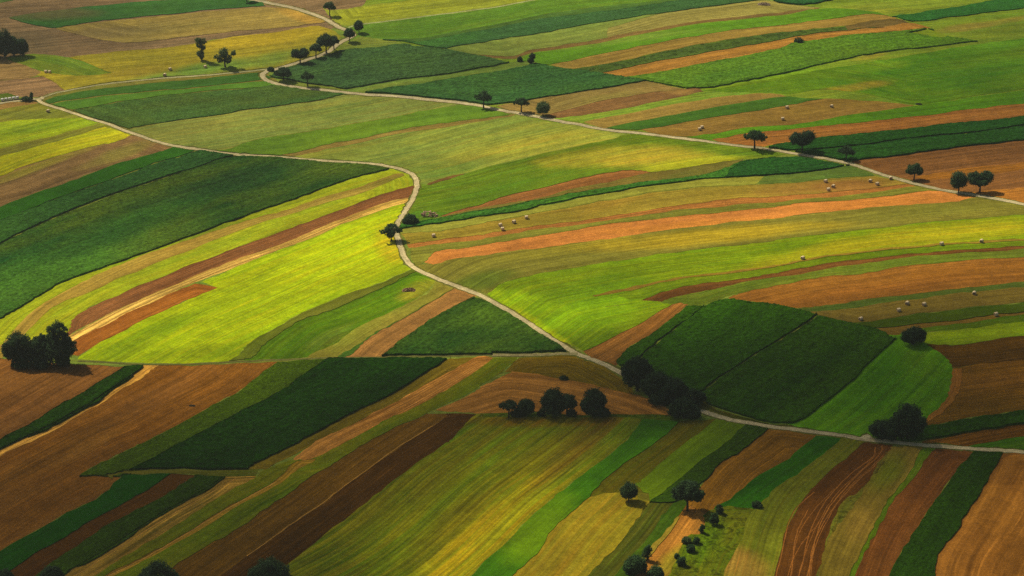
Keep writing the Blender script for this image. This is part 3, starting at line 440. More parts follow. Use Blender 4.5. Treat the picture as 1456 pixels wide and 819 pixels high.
def field_mat(name, sty, c, c2, cx, cy, seed, amt=1.0, period=None, weed=0, spots=()):
    L = (math.exp(-tau_at(cx, cy)) + SKYF) / (1 + SKYF)
    h, rows, per, patch, grain, gs, bump = STY[sty]
    a = albedo(c, L); b = albedo(c2, L) if c2 is not None else a * np.array([1.12, 1.0, .9])
    mean = (a + b) / 2; a = mean + 1.5 * (a - mean); b = mean + 1.5 * (b - mean)
    if sty in ('maize', 'tall'): a = a * np.array([1.28, 1.1, 1.0]); b = b * np.array([1.38, 1.13, .95]); mean = (a + b) / 2
    if sty in ('maize', 'tall', 'crop'): row = mean * .62
    elif sty == 'grass': row = mean * np.array([1.5, 1.05, .9])
    elif sty == 'soil': row = mean * np.array([1.6, 1.5, 1.4])
    elif sty == 'straw': row = b * 1.3; a = a * .85
    else: row = mean * np.array([.7, .70, .68])
    m = bpy.data.materials.new(name); m.use_nodes = True; nt = m.node_tree; nt.nodes.clear()
    gn = node(nt, 'ShaderNodeGroup', node_tree=FG); out = node(nt, 'ShaderNodeOutputMaterial')
    nt.links.new(gn.outputs[0], out.inputs[0])
    if spots:
        geo = node(nt, 'ShaderNodeNewGeometry'); nz = node(nt, 'ShaderNodeTexNoise'); nz.inputs['Scale'].default_value = .05; nz.inputs['Detail'].default_value = 4
        nt.links.new(geo.outputs['Position'], nz.inputs['Vector']); cur = {'ColA': None, 'ColB': None, 'RowCol': None}; start = {'ColA': a, 'ColB': b, 'RowCol': row}
        for (sx, sy, srx, sry, ang, sc, st) in spots:
            C = w_of([sx], [sy])[0]; J = np.column_stack([w_of([sx + 1], [sy])[0] - C, w_of([sx], [sy + 1])[0] - C]); Ji = np.linalg.inv(J)
            ca, sa = math.cos(R(ang)), math.sin(R(ang)); A = (Ji.T @ np.array([ca, sa])) / srx; B = (Ji.T @ np.array([-sa, ca])) / sry
            sub = node(nt, 'ShaderNodeVectorMath', operation='SUBTRACT'); nt.links.new(geo.outputs['Position'], sub.inputs[0]); sub.inputs[1].default_value = (C[0], C[1], 0)
            ds = []
            for q in (A, B):
                d = node(nt, 'ShaderNodeVectorMath', operation='DOT_PRODUCT'); nt.links.new(sub.outputs[0], d.inputs[0]); d.inputs[1].default_value = (q[0], q[1], 0)
                e = node(nt, 'ShaderNodeMath', operation='POWER'); e.operation = 'MULTIPLY'; nt.links.new(d.outputs['Value'], e.inputs[0]); nt.links.new(d.outputs['Value'], e.inputs[1]); ds.append(e.outputs[0])
            sm = node(nt, 'ShaderNodeMath', operation='ADD'); nt.links.new(ds[0], sm.inputs[0]); nt.links.new(ds[1], sm.inputs[1])
            sn = node(nt, 'ShaderNodeMath', operation='MULTIPLY_ADD'); nt.links.new(nz.outputs[0], sn.inputs[0]); sn.inputs[1].default_value = 2.2; nt.links.new(sm.outputs[0], sn.inputs[2])
            mr = node(nt, 'ShaderNodeMapRange'); mr.interpolation_type = 'SMOOTHSTEP'; mr.inputs[1].default_value = 2.75; mr.inputs[2].default_value = .95; mr.inputs[3].default_value = 0; mr.inputs[4].default_value = st
            nt.links.new(sn.outputs[0], mr.inputs[0])
            Ls = (math.exp(-tau_at(sx, sy)) + SKYF) / (1 + SKYF); tc = albedo(sc, Ls)
            for k in cur:
                mx = node(nt, 'ShaderNodeMix', data_type='RGBA'); nt.links.new(mr.outputs[0], mx.inputs[0])
                if cur[k] is None: mx.inputs[6].default_value = (*np.clip(start[k], .001, .75), 1)
                else: nt.links.new(cur[k], mx.inputs[6])
                f_ = {'ColA': .94, 'ColB': 1.07}.get(k, 1.0); t2 = tc * f_ if k != 'RowCol' else tc * (row / ((a + b) / 2))
                mx.inputs[7].default_value = (*np.clip(t2, .001, .75), 1); cur[k] = mx.outputs[2]
        for k in cur: nt.links.new(cur[k], gn.inputs[k])
    for k, v in (('ColA', a), ('ColB', b), ('RowCol', row)): gn.inputs[k].default_value = (*np.clip(v, .001, .75), 1)
    for k, v in (('Rows', rows * amt), ('Period', period or per), ('Patch', patch), ('Grain', grain * 1.4), ('GrainSize', gs), ('Bump', bump), ('Seed', seed), ('Weed', 1.0 * weed)): gn.inputs[k].default_value = v
    return m

def simple_mat(name, c, c2=None, scale=1.0, rough=.9, trans=0.0, lo=.35, hi=.65, bump=0.0, detail=4):
    """procedural two-colour noise surface; c, c2 are linear albedos"""
    m = bpy.data.materials.new(name); m.use_nodes = True; nt = m.node_tree; b = nt.nodes['Principled BSDF']; L = nt.links.new
    g = node(nt, 'ShaderNodeNewGeometry'); n = node(nt, 'ShaderNodeTexNoise'); n.inputs['Scale'].default_value = scale; n.inputs['Detail'].default_value = detail
    L(g.outputs['Position'], n.inputs['Vector'])
    mr = node(nt, 'ShaderNodeMapRange'); mr.inputs[1].default_value = lo; mr.inputs[2].default_value = hi; L(n.outputs['Fac'], mr.inputs[0])
    mx = node(nt, 'ShaderNodeMix', data_type='RGBA'); L(mr.outputs[0], mx.inputs[0])
    mx.inputs[6].default_value = (*c, 1); mx.inputs[7].default_value = (*(c2 if c2 is not None else [v * .7 for v in c]), 1)
    L(mx.outputs[2], b.inputs['Base Color']); b.inputs['Roughness'].default_value = rough; b.inputs['Specular IOR Level'].default_value = .15
    if bump:
        bp = node(nt, 'ShaderNodeBump'); bp.inputs['Strength'].default_value = bump; bp.inputs['Distance'].default_value = .1; L(n.outputs['Fac'], bp.inputs['Height']); L(bp.outputs[0], b.inputs['Normal'])
    if trans:
        t = node(nt, 'ShaderNodeBsdfTranslucent'); L(mx.outputs[2], t.inputs['Color']); ms = node(nt, 'ShaderNodeMixShader'); ms.inputs[0].default_value = trans
        L(b.outputs[0], ms.inputs[1]); L(t.outputs[0], ms.inputs[2]); L(ms.outputs[0], nt.nodes['Material Output'].inputs[0])
    return m

def new_mesh(name, verts, faces, mat=None, parent=None, smooth_=False):
    me = bpy.data.meshes.new(name); me.from_pydata([tuple(v) for v in verts], [], [tuple(f) for f in faces]); me.update()
    o = bpy.data.objects.new(name, me); COL.objects.link(o)
    if mat: me.materials.append(mat)
    if parent: o.parent = parent
    if smooth_: me.shade_smooth()
    return o

# ------------------------------------------------------------------ partition of the valley floor into fields and ways
def outline(f):
    h = STY[f['style']][0]; hh = h if f['style'] in ('maize', 'tall', 'crop') else 0.0
    if f['bot'] is not None:
        a = w_of(*smooth(f['top']).T, hh); b = w_of(*smooth(f['bot']).T)
        poly = np.vstack([a, b[::-1]]); g = b if f.get('gb') else a
    else:
        q = smooth(np.vstack([f['top'], f['top'][:1]]))[:-1]; poly = w_of(*q.T); g = w_of(*smooth(f['top'][:max(3, len(f['top']) // 2)]).T)
    if 'guide' in f: g = w_of(*smooth(P(f['guide'])).T)
    return poly, g

def clean(poly, step=2.6, wob=.35):
    p = resample(np.vstack([poly, poly[:1]]), step)[:-1]
    x, y = p[:, 0], p[:, 1]      # field edges are never quite true; neighbours share the same wander
    p = p + wob * np.stack([np.sin(y / 4.1 + 2 * np.sin(x / 9.7)), np.sin(x / 3.7 + 2 * np.sin(y / 8.3)) + .6 * np.sin(x / 1.9 + y / 1.3)], 1) + wob * .7 * np.stack([np.sin(y * 1.9 + 3 * np.sin(x * .7)), np.sin(x * 1.7 + 3 * np.sin(y * .9))], 1)
    keep = [0]
    for i in range(1, len(p)):
        if np.linalg.norm(p[i] - p[keep[-1]]) > .25: keep.append(i)
    p = p[keep]
    if np.linalg.norm(p[0] - p[-1]) < .25: p = p[:-1]
    return p

def inside(poly, X):
    lo, hi = poly.min(0), poly.max(0)
    idx = np.where((X[:, 0] >= lo[0]) & (X[:, 0] <= hi[0]) & (X[:, 1] >= lo[1]) & (X[:, 1] <= hi[1]))[0]
    x, y = X[idx, 0], X[idx, 1]; c = np.zeros(len(idx), bool)
    x1, y1 = poly[:, 0], poly[:, 1]; x2, y2 = np.roll(x1, -1), np.roll(y1, -1)
    for a, b, d, e in zip(x1, y1, x2, y2):
        if b == e: continue
        m = ((b > y) != (e > y)) & (x < (d - a) * (y - b) / (e - b) + a)
        c ^= m
    return idx[c]

POLYS = []
seed = 0
for f in FIELDS:
    seed += 1; poly, g = outline(f); poly = clean(poly)
    q = np.vstack([f['top'], f['bot']]) if f['bot'] is not None else f['top']
    q = np.clip(q, (0, 0), (W0, H0)); ctr = q.mean(0)
    mat = (f['name'] + '_surface', f['style'], f['c'], f['c2'], ctr[0], ctr[1], seed * 1.37, f.get('amt', 1.0), f.get('period'), f.get('weed', 0))
    hj = STY[f['style']][0]
    POLYS.append(dict(name=f['name'], poly=poly, guide=g, mat=mat, h=hj + .012 * (seed % 7), maize=f['style'] in ('maize', 'tall'), amp=.15 if f['style'] == 'maize' else .10))
sp_of = {}
for s_ in SPOTS:
    C = w_of([s_[0]], [s_[1]]); hit = [i for i, p in enumerate(POLYS) if len(inside(p['poly'], C))]
    sp_of.setdefault(hit[-1], []).append(s_)
for i, p in enumerate(POLYS): p['mat'] = field_mat(*p['mat'], spots=sp_of.get(i, ()))
verge = field_mat('verge_surface', 'grass', (112,124,46), (128,126,52), 700, 330, 3.3, weed=.6)
verge2 = field_mat('verge_surface', 'grass', (104,118,46), (122,120,52), 700, 330, 5.3, weed=.6)
for i, (nm, c, s, w) in enumerate(WAYS):
    if w > 1.25:
        pl, ln = ribbon(P(s), w + 1.1); POLYS.append(dict(name='verge', poly=clean(pl), guide=ln, mat=verge if i % 2 else verge2, h=.06, maize=False))
for i, (nm, c, s, w) in enumerate(WAYS):
    pl, ln = ribbon(P(s), w)
    m = field_mat(nm + '_surface', 'soil', c, tuple(v * .93 for v in c), 650, 250, i * 2.2 + 9, amt=.5, weed=.25)
    POLYS.append(dict(name=nm, poly=clean(pl, 2.5, .12), guide=ln, mat=m, h=.15, maize=False))
for i, (c, s, w) in enumerate(RUTS):
    pl, ln = ribbon(P(s), w); mid = P(s).mean(0)
    POLYS.append(dict(name='wheel_track', poly=clean(pl, 2.5, .12), guide=ln, mat=field_mat('track_surface', 'soil', c, None, mid[0], mid[1], i, amt=.4), h=.09, maize=False))

V = []; E = []
for p in POLYS:
    n0 = len(V); n = len(p['poly'])
    V += [tuple(q) for q in p['poly']]; E += [(n0 + i, n0 + (i + 1) % n) for i in range(n)]
rs = np.random.RandomState(4)
ymin, ymax = 452.0, 1125.0
gp = []
y = ymin; row = 0
while y < ymax:
    hw = 1.16 * y / math.cos(DEP) * 728 / FPX * 1.06 + 18; st = 2.6 + (y - ymin) / 450
    x = -hw + (row % 2) * st / 2
    while x < hw: gp.append((x + rs.uniform(-.3, .3) * st, y + rs.uniform(-.3, .3) * st)); x += st
    y += st * .87; row += 1
gp = np.array(gp); base = POLYS[0]['poly']
gp = gp[inside(base, gp)]
V += [tuple(q) for q in gp]
res = delaunay_2d_cdt([Vector(v) for v in V], E, [], 0, 1e-4, False)
cv = np.array([tuple(v) for v in res[0]]); cf = np.array([tuple(f) for f in res[2]])
cen = cv[cf].mean(1)
own = np.full(len(cf), -1)
for i, p in enumerate(POLYS): own[inside(p['poly'], cen)] = i
tri = cv[cf]; area = .5 * np.abs((tri[:, 1, 0] - tri[:, 0, 0]) * (tri[:, 2, 1] - tri[:, 0, 1]) - (tri[:, 2, 0] - tri[:, 0, 0]) * (tri[:, 1, 1] - tri[:, 0, 1]))
own[area < 1e-5] = -1
print('partition', len(cv), len(cf), 'fields', len(POLYS))

def rows_uv(X, g):
    """distance along and away from the guide line, in metres"""
    g = np.asarray(g); keep = [0]
    for i in range(1, len(g)):
        if np.linalg.norm(g[i] - g[keep[-1]]) > 4: keep.append(i)
    g = g[keep]
    if len(g) < 2: g = np.vstack([g, g + 5])
    t0 = g[0] - g[1]; t1 = g[-1] - g[-2]
    g = np.vstack([g[0] + t0 / np.linalg.norm(t0) * 400, g, g[-1] + t1 / np.linalg.norm(t1) * 400])
    best = np.full(len(X), 1e18); u = np.zeros(len(X)); v = np.zeros(len(X)); s = 0
    for a, b in zip(g[:-1], g[1:]):
        d = b - a; L = np.linalg.norm(d); d = d / L; r = X - a; t = np.clip(r @ d, 0, L)
        q = r - t[:, None] * d; dist = np.einsum('ij,ij->i', q, q); m = dist < best
        sg = np.sign(r[:, 0] * d[1] - r[:, 1] * d[0]); best[m] = dist[m]; u[m] = (s + t)[m]; v[m] = (np.sqrt(dist) * sg)[m]; s += L
    return u, v

for i, p in enumerate(POLYS):
    fs = cf[own == i]
    if len(fs) == 0: continue
    X = cv; used, inv = np.unique(fs, return_inverse=True); fs = inv.reshape(-1, 3); X = X[used]
    if p['maize']:                      # a standing crop: refine the canopy
        for _ in range(2 if p['amp'] > .12 else 1):
            ed = np.vstack([fs[:, [0, 1]], fs[:, [1, 2]], fs[:, [2, 0]]]); ed.sort(1)
            ue, ei = np.unique(ed, axis=0, return_inverse=True); ei = ei.ravel(); n = len(X); nf = len(fs)
            X = np.vstack([X, X[ue].mean(1)]); a, b, c = ei[:nf] + n, ei[nf:2 * nf] + n, ei[2 * nf:] + n
            fs = np.vstack([np.stack([fs[:, 0], a, c], 1), np.stack([a, fs[:, 1], b], 1), np.stack([c, b, fs[:, 2]], 1), np.stack([a, b, c], 1)])
    # winding up
    t = X[fs]; cr = (t[:, 1, 0] - t[:, 0, 0]) * (t[:, 2, 1] - t[:, 0, 1]) - (t[:, 2, 0] - t[:, 0, 0]) * (t[:, 1, 1] - t[:, 0, 1])
    fs[cr < 0] = fs[cr < 0][:, ::-1]
    z = terrain(X[:, 0], X[:, 1]) + p['h']
    u, v = rows_uv(X, p['guide'])
    if p['maize']:
        r2 = np.random.RandomState(i); z = z + r2.uniform(-1, 1, len(z)) * p['amp'] * .8 + np.sin(v * 2.1) * p['amp'] * .3
    # outer edge -> side walls down into the soil
    he = np.vstack([fs[:, [0, 1]], fs[:, [1, 2]], fs[:, [2, 0]]]); key = np.sort(he, 1)
    _, first, cnt = np.unique(key, axis=0, return_index=True, return_counts=True)
    be = he[first[cnt == 1]]
    bv, bi = np.unique(be, return_inverse=True); bi = bi.reshape(-1, 2); n = len(X)
    XX = np.vstack([np.column_stack([X, z]), np.column_stack([X[bv], terrain(X[bv, 0], X[bv, 1]) - .45])])
    wall = [(b, a, n + c, n + d) for (a, b), (c, d) in zip(be, bi)]
    uu = np.concatenate([u, u[bv]]); vv = np.concatenate([v, v[bv] + p['h']])
    faces = [tuple(f) for f in fs] + wall
    o = new_mesh(p['name'], XX, faces, p['mat'])
    ul = o.data.uv_layers.new(name='rows'); li = np.zeros(len(o.data.loops), int); o.data.loops.foreach_get('vertex_index', li)
    ul.data.foreach_set('uv', np.column_stack([uu[li], vv[li]]).ravel().astype(np.float32))
    o['kind'] = 'structure'

# ------------------------------------------------------------------ the ground below and out to the horizon
def ground():
    ax = np.concatenate([-np.geomspace(7000, 420, 40), np.arange(-400, 401, 16), np.geomspace(420, 7000, 40)])
    ay = np.concatenate([-np.geomspace(5000, 60, 30), np.arange(0, 1500, 16), np.geomspace(1520, 9000, 44)])
    GX, GY = np.meshgrid(ax, ay); Z = terrain(GX, GY) - .55
    nx = len(ax); v = np.column_stack([GX.ravel(), GY.ravel(), Z.ravel()])
    f = [(j * nx + i, j * nx + i + 1, (j + 1) * nx + i + 1, (j + 1) * nx + i) for j in range(len(ay) - 1) for i in range(nx - 1)]
    m = bpy.data.materials.new('ground_surface'); m.use_nodes = True; nt = m.node_tree; b = nt.nodes['Principled BSDF']; L = nt.links.new
    g = node(nt, 'ShaderNodeNewGeometry'); mp = node(nt, 'ShaderNodeMapping'); mp.inputs['Scale'].default_value = (.0045, .018, .01); mp.inputs['Rotation'].default_value = (0, 0, .35)
    L(g.outputs['Position'], mp.inputs[0]); vo = node(nt, 'ShaderNodeTexVoronoi'); vo.inputs['Scale'].default_value = 1.0; L(mp.outputs[0], vo.inputs['Vector'])
    s = node(nt, 'ShaderNodeSeparateColor'); L(vo.outputs['Color'], s.inputs[0]); cr = node(nt, 'ShaderNodeValToRGB'); cr.color_ramp.interpolation = 'CONSTANT'
    pal = [(92,140,45), (150,130,70), (55,98,50), (130,150,60), (128,90,55), (110,150,45), (160,140,60), (48,90,45)]
    els = cr.color_ramp.elements
    for k, c in enumerate(pal):
        e = els[k] if k < 2 else els.new(k / 8); e.position = k / 8; e.color = (*albedo(c), 1)
    L(s.outputs[0], cr.inputs[0]); n = node(nt, 'ShaderNodeTexNoise'); n.inputs['Scale'].default_value = .08; n.inputs['Detail'].default_value = 6; L(g.outputs['Position'], n.inputs[0])
    hs = node(nt, 'ShaderNodeHueSaturation'); mr = node(nt, 'ShaderNodeMapRange'); mr.inputs[3].default_value = .7; mr.inputs[4].default_value = 1.3; L(n.outputs[0], mr.inputs[0]); L(mr.outputs[0], hs.inputs['Value'])
    L(cr.outputs[0], hs.inputs['Color']); L(hs.outputs[0], b.inputs['Base Color']); b.inputs['Roughness'].default_value = 1; b.inputs['Specular IOR Level'].default_value = 0
    o = new_mesh('ground', v, f, m, smooth_=True); o['kind'] = 'structure'
ground()

# ------------------------------------------------------------------ unseen vapour overhead (outside the picture), added and shaped to shade chosen fields
def shade_clouds():
    m = bpy.data.materials.new('shade_cloud_vapour'); m.use_nodes = True; nt = m.node_tree; nt.nodes.clear()
    v = node(nt, 'ShaderNodeVolumePrincipled'); v.inputs['Density'].default_value = .03; v.inputs['Color'].default_value = (.9, .9, .9, 1); v.inputs['Anisotropy'].default_value = .3
    out = node(nt, 'ShaderNodeOutputMaterial'); nt.links.new(v.outputs[0], out.inputs['Volume'])
    for i, (cx, cy, rx, ry, tau) in enumerate(SHADE_CLOUDS):
        c = w_of([cx], [cy])[0]; ex = w_of([cx + 5], [cy])[0] - c; ey = (w_of([cx], [cy - 5])[0] - c) / 5; ex = ex / 5
        alt = 620 + 26 * (i % 5); sh = SUN_H * (alt - float(terrain(c[0], c[1]))) / math.tan(SUN_EL)
        n = 44; q = np.linspace(-1.75, 1.75, n); A, B = np.meshgrid(q, q)
        G = (1.85 if cy > 480 else 1.45) * tau * np.exp(-1.1 * (A ** 2 + B ** 2))  # extra thickness deepens the shade, most in the lower part of the picture
        WX = c[0] + sh[0] + A * rx * ex[0] + B * ry * ey[0]; WY = c[1] + sh[1] + A * rx * ex[1] + B * ry * ey[1]
        lump = 1 + .22 * (np.sin(WX / 23 + i) * np.sin(WY / 19 - i) + np.sin(WX / 11 + WY / 17)) * .5
        T = G * lump * math.sin(SUN_EL) / .03; T = np.maximum(T - .6, 0)
        inn = T > 0; idx = -np.ones((n, n), int); idx[inn] = np.arange(inn.sum()); k = int(inn.sum())
        top = np.column_stack([WX[inn], WY[inn], alt + .7 * T[inn]]); bot = np.column_stack([WX[inn], WY[inn], alt - .3 * T[inn]])
        f = []
        for a in range(n - 1):
            for b in range(n - 1):
                s = [idx[a, b], idx[a, b + 1], idx[a + 1, b + 1], idx[a + 1, b]]
                if min(s) >= 0: f.append(tuple(s)); f.append(tuple(x + k for x in s[::-1]))
        he = {}
        for q4 in f[::2]:
            for x, y in zip(q4, q4[1:] + q4[:1]): he[(x, y)] = 1
        for (x, y) in list(he):
            if (y, x) not in he: f.append((y, x, x + k, y + k))
        o = new_mesh('cloud', np.vstack([top, bot]), f, m, smooth_=True); o['kind'] = 'structure'
shade_clouds()

# ------------------------------------------------------------------ haze over the valley
hz = bpy.data.materials.new('haze_air'); hz.use_nodes = True; hz.node_tree.nodes.clear()
hv = node(hz.node_tree, 'ShaderNodeVolumePrincipled'); hv.inputs['Density'].default_value = HAZE; hv.inputs['Color'].default_value = (.82, .86, .76, 1); hv.inputs['Anisotropy'].default_value = .75
ho = node(hz.node_tree, 'ShaderNodeOutputMaterial'); hz.node_tree.links.new(hv.outputs[0], ho.inputs['Volume'])
x0, x1, y0, y1, z0, z1 = -7200, 7200, -5200, 9200, -12, 345
hb = new_mesh('haze', [(x, y, z) for z in (z0, z1) for y in (y0, y1) for x in (x0, x1)], [(0, 2, 3, 1), (4, 5, 7, 6), (0, 1, 5, 4), (2, 6, 7, 3), (0, 4, 6, 2), (1, 3, 7, 5)], hz)
hb['kind'] = 'stuff'; hb['label'] = 'thin pale blue haze over the far fields'; hb['category'] = 'haze'
# ------------------------------------------------------------------ trees and bushes
BARK = simple_mat('bark', (.05, .036, .024), (.022, .017, .012), 1.5)
LEAF = {
 'a': simple_mat('leaf_dark', (.042, .088, .028), (.018, .042, .016), .8, trans=.32),
 'b': simple_mat('leaf_green', (.040, .085, .020), (.018, .045, .014), .8, trans=.3),
 'c': simple_mat('leaf_pale', (.085, .13, .035), (.045, .075, .022), .8, trans=.3),
 'd': simple_mat('leaf_deep', (.038, .075, .020), (.014, .034, .011), .8, trans=.3)}
SHAPES = {   # lobes of the crown: x, z, half width, half height, in units of the tree's width and height; then visible trunk share
 'umbrella': ([(0, .74, .34, .24), (-.28, .62, .21, .13), (.28, .60, .21, .13), (.02, .66, .38, .12)], .50),
 'lopsided': ([(.02, .70, .34, .26), (-.33, .62, .17, .10), (.32, .66, .16, .14), (-.08, .45, .24, .18), (-.02, .30, .14, .12)], .25),
 'dome': ([(0, .66, .40, .30), (-.25, .56, .24, .2), (.25, .56, .24, .2)], .36),
 'round': ([(0, .62, .44, .37), (-.18, .52, .30, .28), (.18, .54, .30, .28)], .26),
 'twin': ([(-.22, .66, .27, .28), (.22, .68, .28, .30), (0, .56, .32, .2)], .38),
 'tall': ([(-.18, .84, .26, .15), (.22, .82, .26, .13), (-.12, .66, .26, .12), (.14, .55, .24, .10), (-.10, .30, .34, .14), (.02, .18, .2, .1)], .08),
 'spread': ([(-.02, .72, .21, .22), (-.33, .50, .17, .10), (.38, .64, .12, .12), (.04, .48, .33, .13), (.12, .30, .20, .12), (-.2, .36, .16, .10)], .12),
 'ragged': ([(.05, .84, .34, .15), (.32, .38, .19, .17), (-.36, .60, .13, .12), (.02, .44, .36, .30), (.18, .62, .24, .16), (-.12, .62, .18, .14), (.0, .24, .36, .2), (-.2, .4, .26, .22)], .06),
 'oak': ([(0, .64, .38, .33), (-.27, .50, .23, .28), (.27, .50, .23, .28), (0, .32, .40, .22)], .08),
 'bush': ([(0, .55, .38, .42), (-.24, .38, .26, .34), (.25, .36, .25, .32)], .0),
 'upright': ([(.08, .68, .32, .30), (-.10, .34, .36, .30)], .0)}

def cyl_between(V, Fc, a, b, ra, rb, n=6):
    a = np.array(a, float); b = np.array(b, float); d = b - a; d /= np.linalg.norm(d) + 1e-9
    s = np.cross(d, (0, 1, .01)); s /= np.linalg.norm(s); t = np.cross(d, s); k = len(V)
    for c, r in ((a, ra), (b, rb)):
        for i in range(n):
            q = 2 * math.pi * i / n; V.append(tuple(c + r * (math.cos(q) * s + math.sin(q) * t)))
    for i in range(n): Fc.append((k + i, k + (i + 1) % n, k + n + (i + 1) % n, k + n + i))
    Fc.append(tuple(k + n + i for i in range(n)))

TREE_N = 0
def tree(name, kind, px, py, wp, hp, leaf, label, cat, group=None):
    global TREE_N
    TREE_N += 1; rs = np.random.RandomState(100 + TREE_N)
    X, Y = w_of([px], [py])[0]; Z = float(terrain(X, Y)); _, _, dep = px_of(X, Y, Z); s = FPX / dep
    W = wp / s * (1.14 if wp > 20 else 1.02 if group != G3 else .88); Ht = hp / s / math.cos(DEP) * .96
    root = bpy.data.objects.new(name, None); COL.objects.link(root); root.location = (X, Y, Z); root.empty_display_size = .5
    root['label'] = label; root['category'] = cat
    if group: root['group'] = group
    lobes, tk = SHAPES[kind]
    V = []; Fc = []; tips = []
    dp = .85 if wp > 30 else .95
    # clumps through the crown's volume, a few stray ones beyond its outline
    cl = []
    for (lx, lz, rx, rz) in lobes:
        n = int(14 + 95 * rx * rz / .16 * (1.5 if W > 8 else 1))
        ly = rs.uniform(-.12, .12)
        for _ in range(n):
            d = rs.randn(3); d /= np.linalg.norm(d); r = rs.uniform(.25, 1.0) ** .45 * rs.choice([1, 1, 1, 1.12])
            cl.append(((lx + d[0] * r * rx * .86) * W, (ly + d[1] * r * rx * .86 * dp) * W, (lz + d[2] * r * rz * .86) * Ht, min(rx * W, rz * Ht)))
    cl = np.array(cl)
    if wp < 20 and kind in ('bush', 'upright'): cl[:, :2] += rs.uniform(-.16, .16, (len(cl), 2)) * W; cl = cl[rs.uniform(0, 1, len(cl)) < .7]
    lo = .0 if kind in ('bush', 'oak', 'upright', 'tall', 'ragged', 'spread') else tk * .82
    cl = cl[(cl[:, 2] > lo * Ht + .12)]
    ls = np.clip(.045 * W + .10, .16, .42); crad = np.clip(cl[:, 3] * (.42 if wp < 36 else .34), .28, 1.1)
    per = int(np.clip(2.8 * (crad.mean() / ls) ** 2 * 6, 20, 60))
    n = len(cl) * per
    c = np.repeat(cl[:, :3], per, 0); rr = np.repeat(crad, per)
    d = rs.randn(n, 3); d /= np.linalg.norm(d, axis=1)[:, None]
    ctr = c + d * (rr * rs.uniform(.35, 1.05, n))[:, None]; ctr[:, 2] = np.maximum(ctr[:, 2], .08)
    nn = d + .9 * rs.randn(n, 3); nn[:, 2] += .4; nn /= np.linalg.norm(nn, axis=1)[:, None]
    t = np.cross(nn, rs.randn(n, 3)); t /= np.linalg.norm(t, axis=1)[:, None]; b = np.cross(nn, t)
    sz = ls * rs.uniform(.6, 1.25, n)[:, None]
    q = np.stack([ctr + t * sz * .5, ctr + b * sz * .36, ctr - t * sz * .5, ctr - b * sz * .36], 1).reshape(-1, 3)
    me = bpy.data.meshes.new('crown'); me.vertices.add(4 * n); me.vertices.foreach_set('co', q.ravel()); me.loops.add(4 * n); me.loops.foreach_set('vertex_index', np.arange(4 * n))
    me.polygons.add(n); me.polygons.foreach_set('loop_start', np.arange(n) * 4); me.polygons.foreach_set('loop_total', np.full(n, 4)); me.update(calc_edges=True); me.validate()
    me.materials.append(LEAF[leaf]); cr = bpy.data.objects.new('crown', me); COL.objects.link(cr); cr.parent = root
    # trunk with limbs
    tr = max(.10, .020 * Ht + .014 * W); top = max(tk, .3) * Ht; lean = rs.uniform(-.03, .03) * W
    cyl_between(V, Fc, (0, 0, -.25), (lean * .5, 0, top * .6), tr * 1.35, tr * .95, 8); cyl_between(V, Fc, (lean * .5, 0, top * .6), (lean, 0, top), tr * .95, tr * .8, 8)
    for k in rs.choice(len(cl), min(9, len(cl)), replace=False):
        p = cl[k, :3] * np.array([.8, .8, .95]); st = np.array([lean, 0, top * rs.uniform(.75, 1.0)])
        if p[2] > st[2]:
            m = (st + p) / 2 + np.array([0, 0, .05 * Ht]); cyl_between(V, Fc, st, m, tr * .5, tr * .33, 5); cyl_between(V, Fc, m, p, tr * .33, tr * .12, 5)
    new_mesh('trunk' if kind not in ('bush', 'upright') else 'stem', V, Fc, BARK, root)
    return root

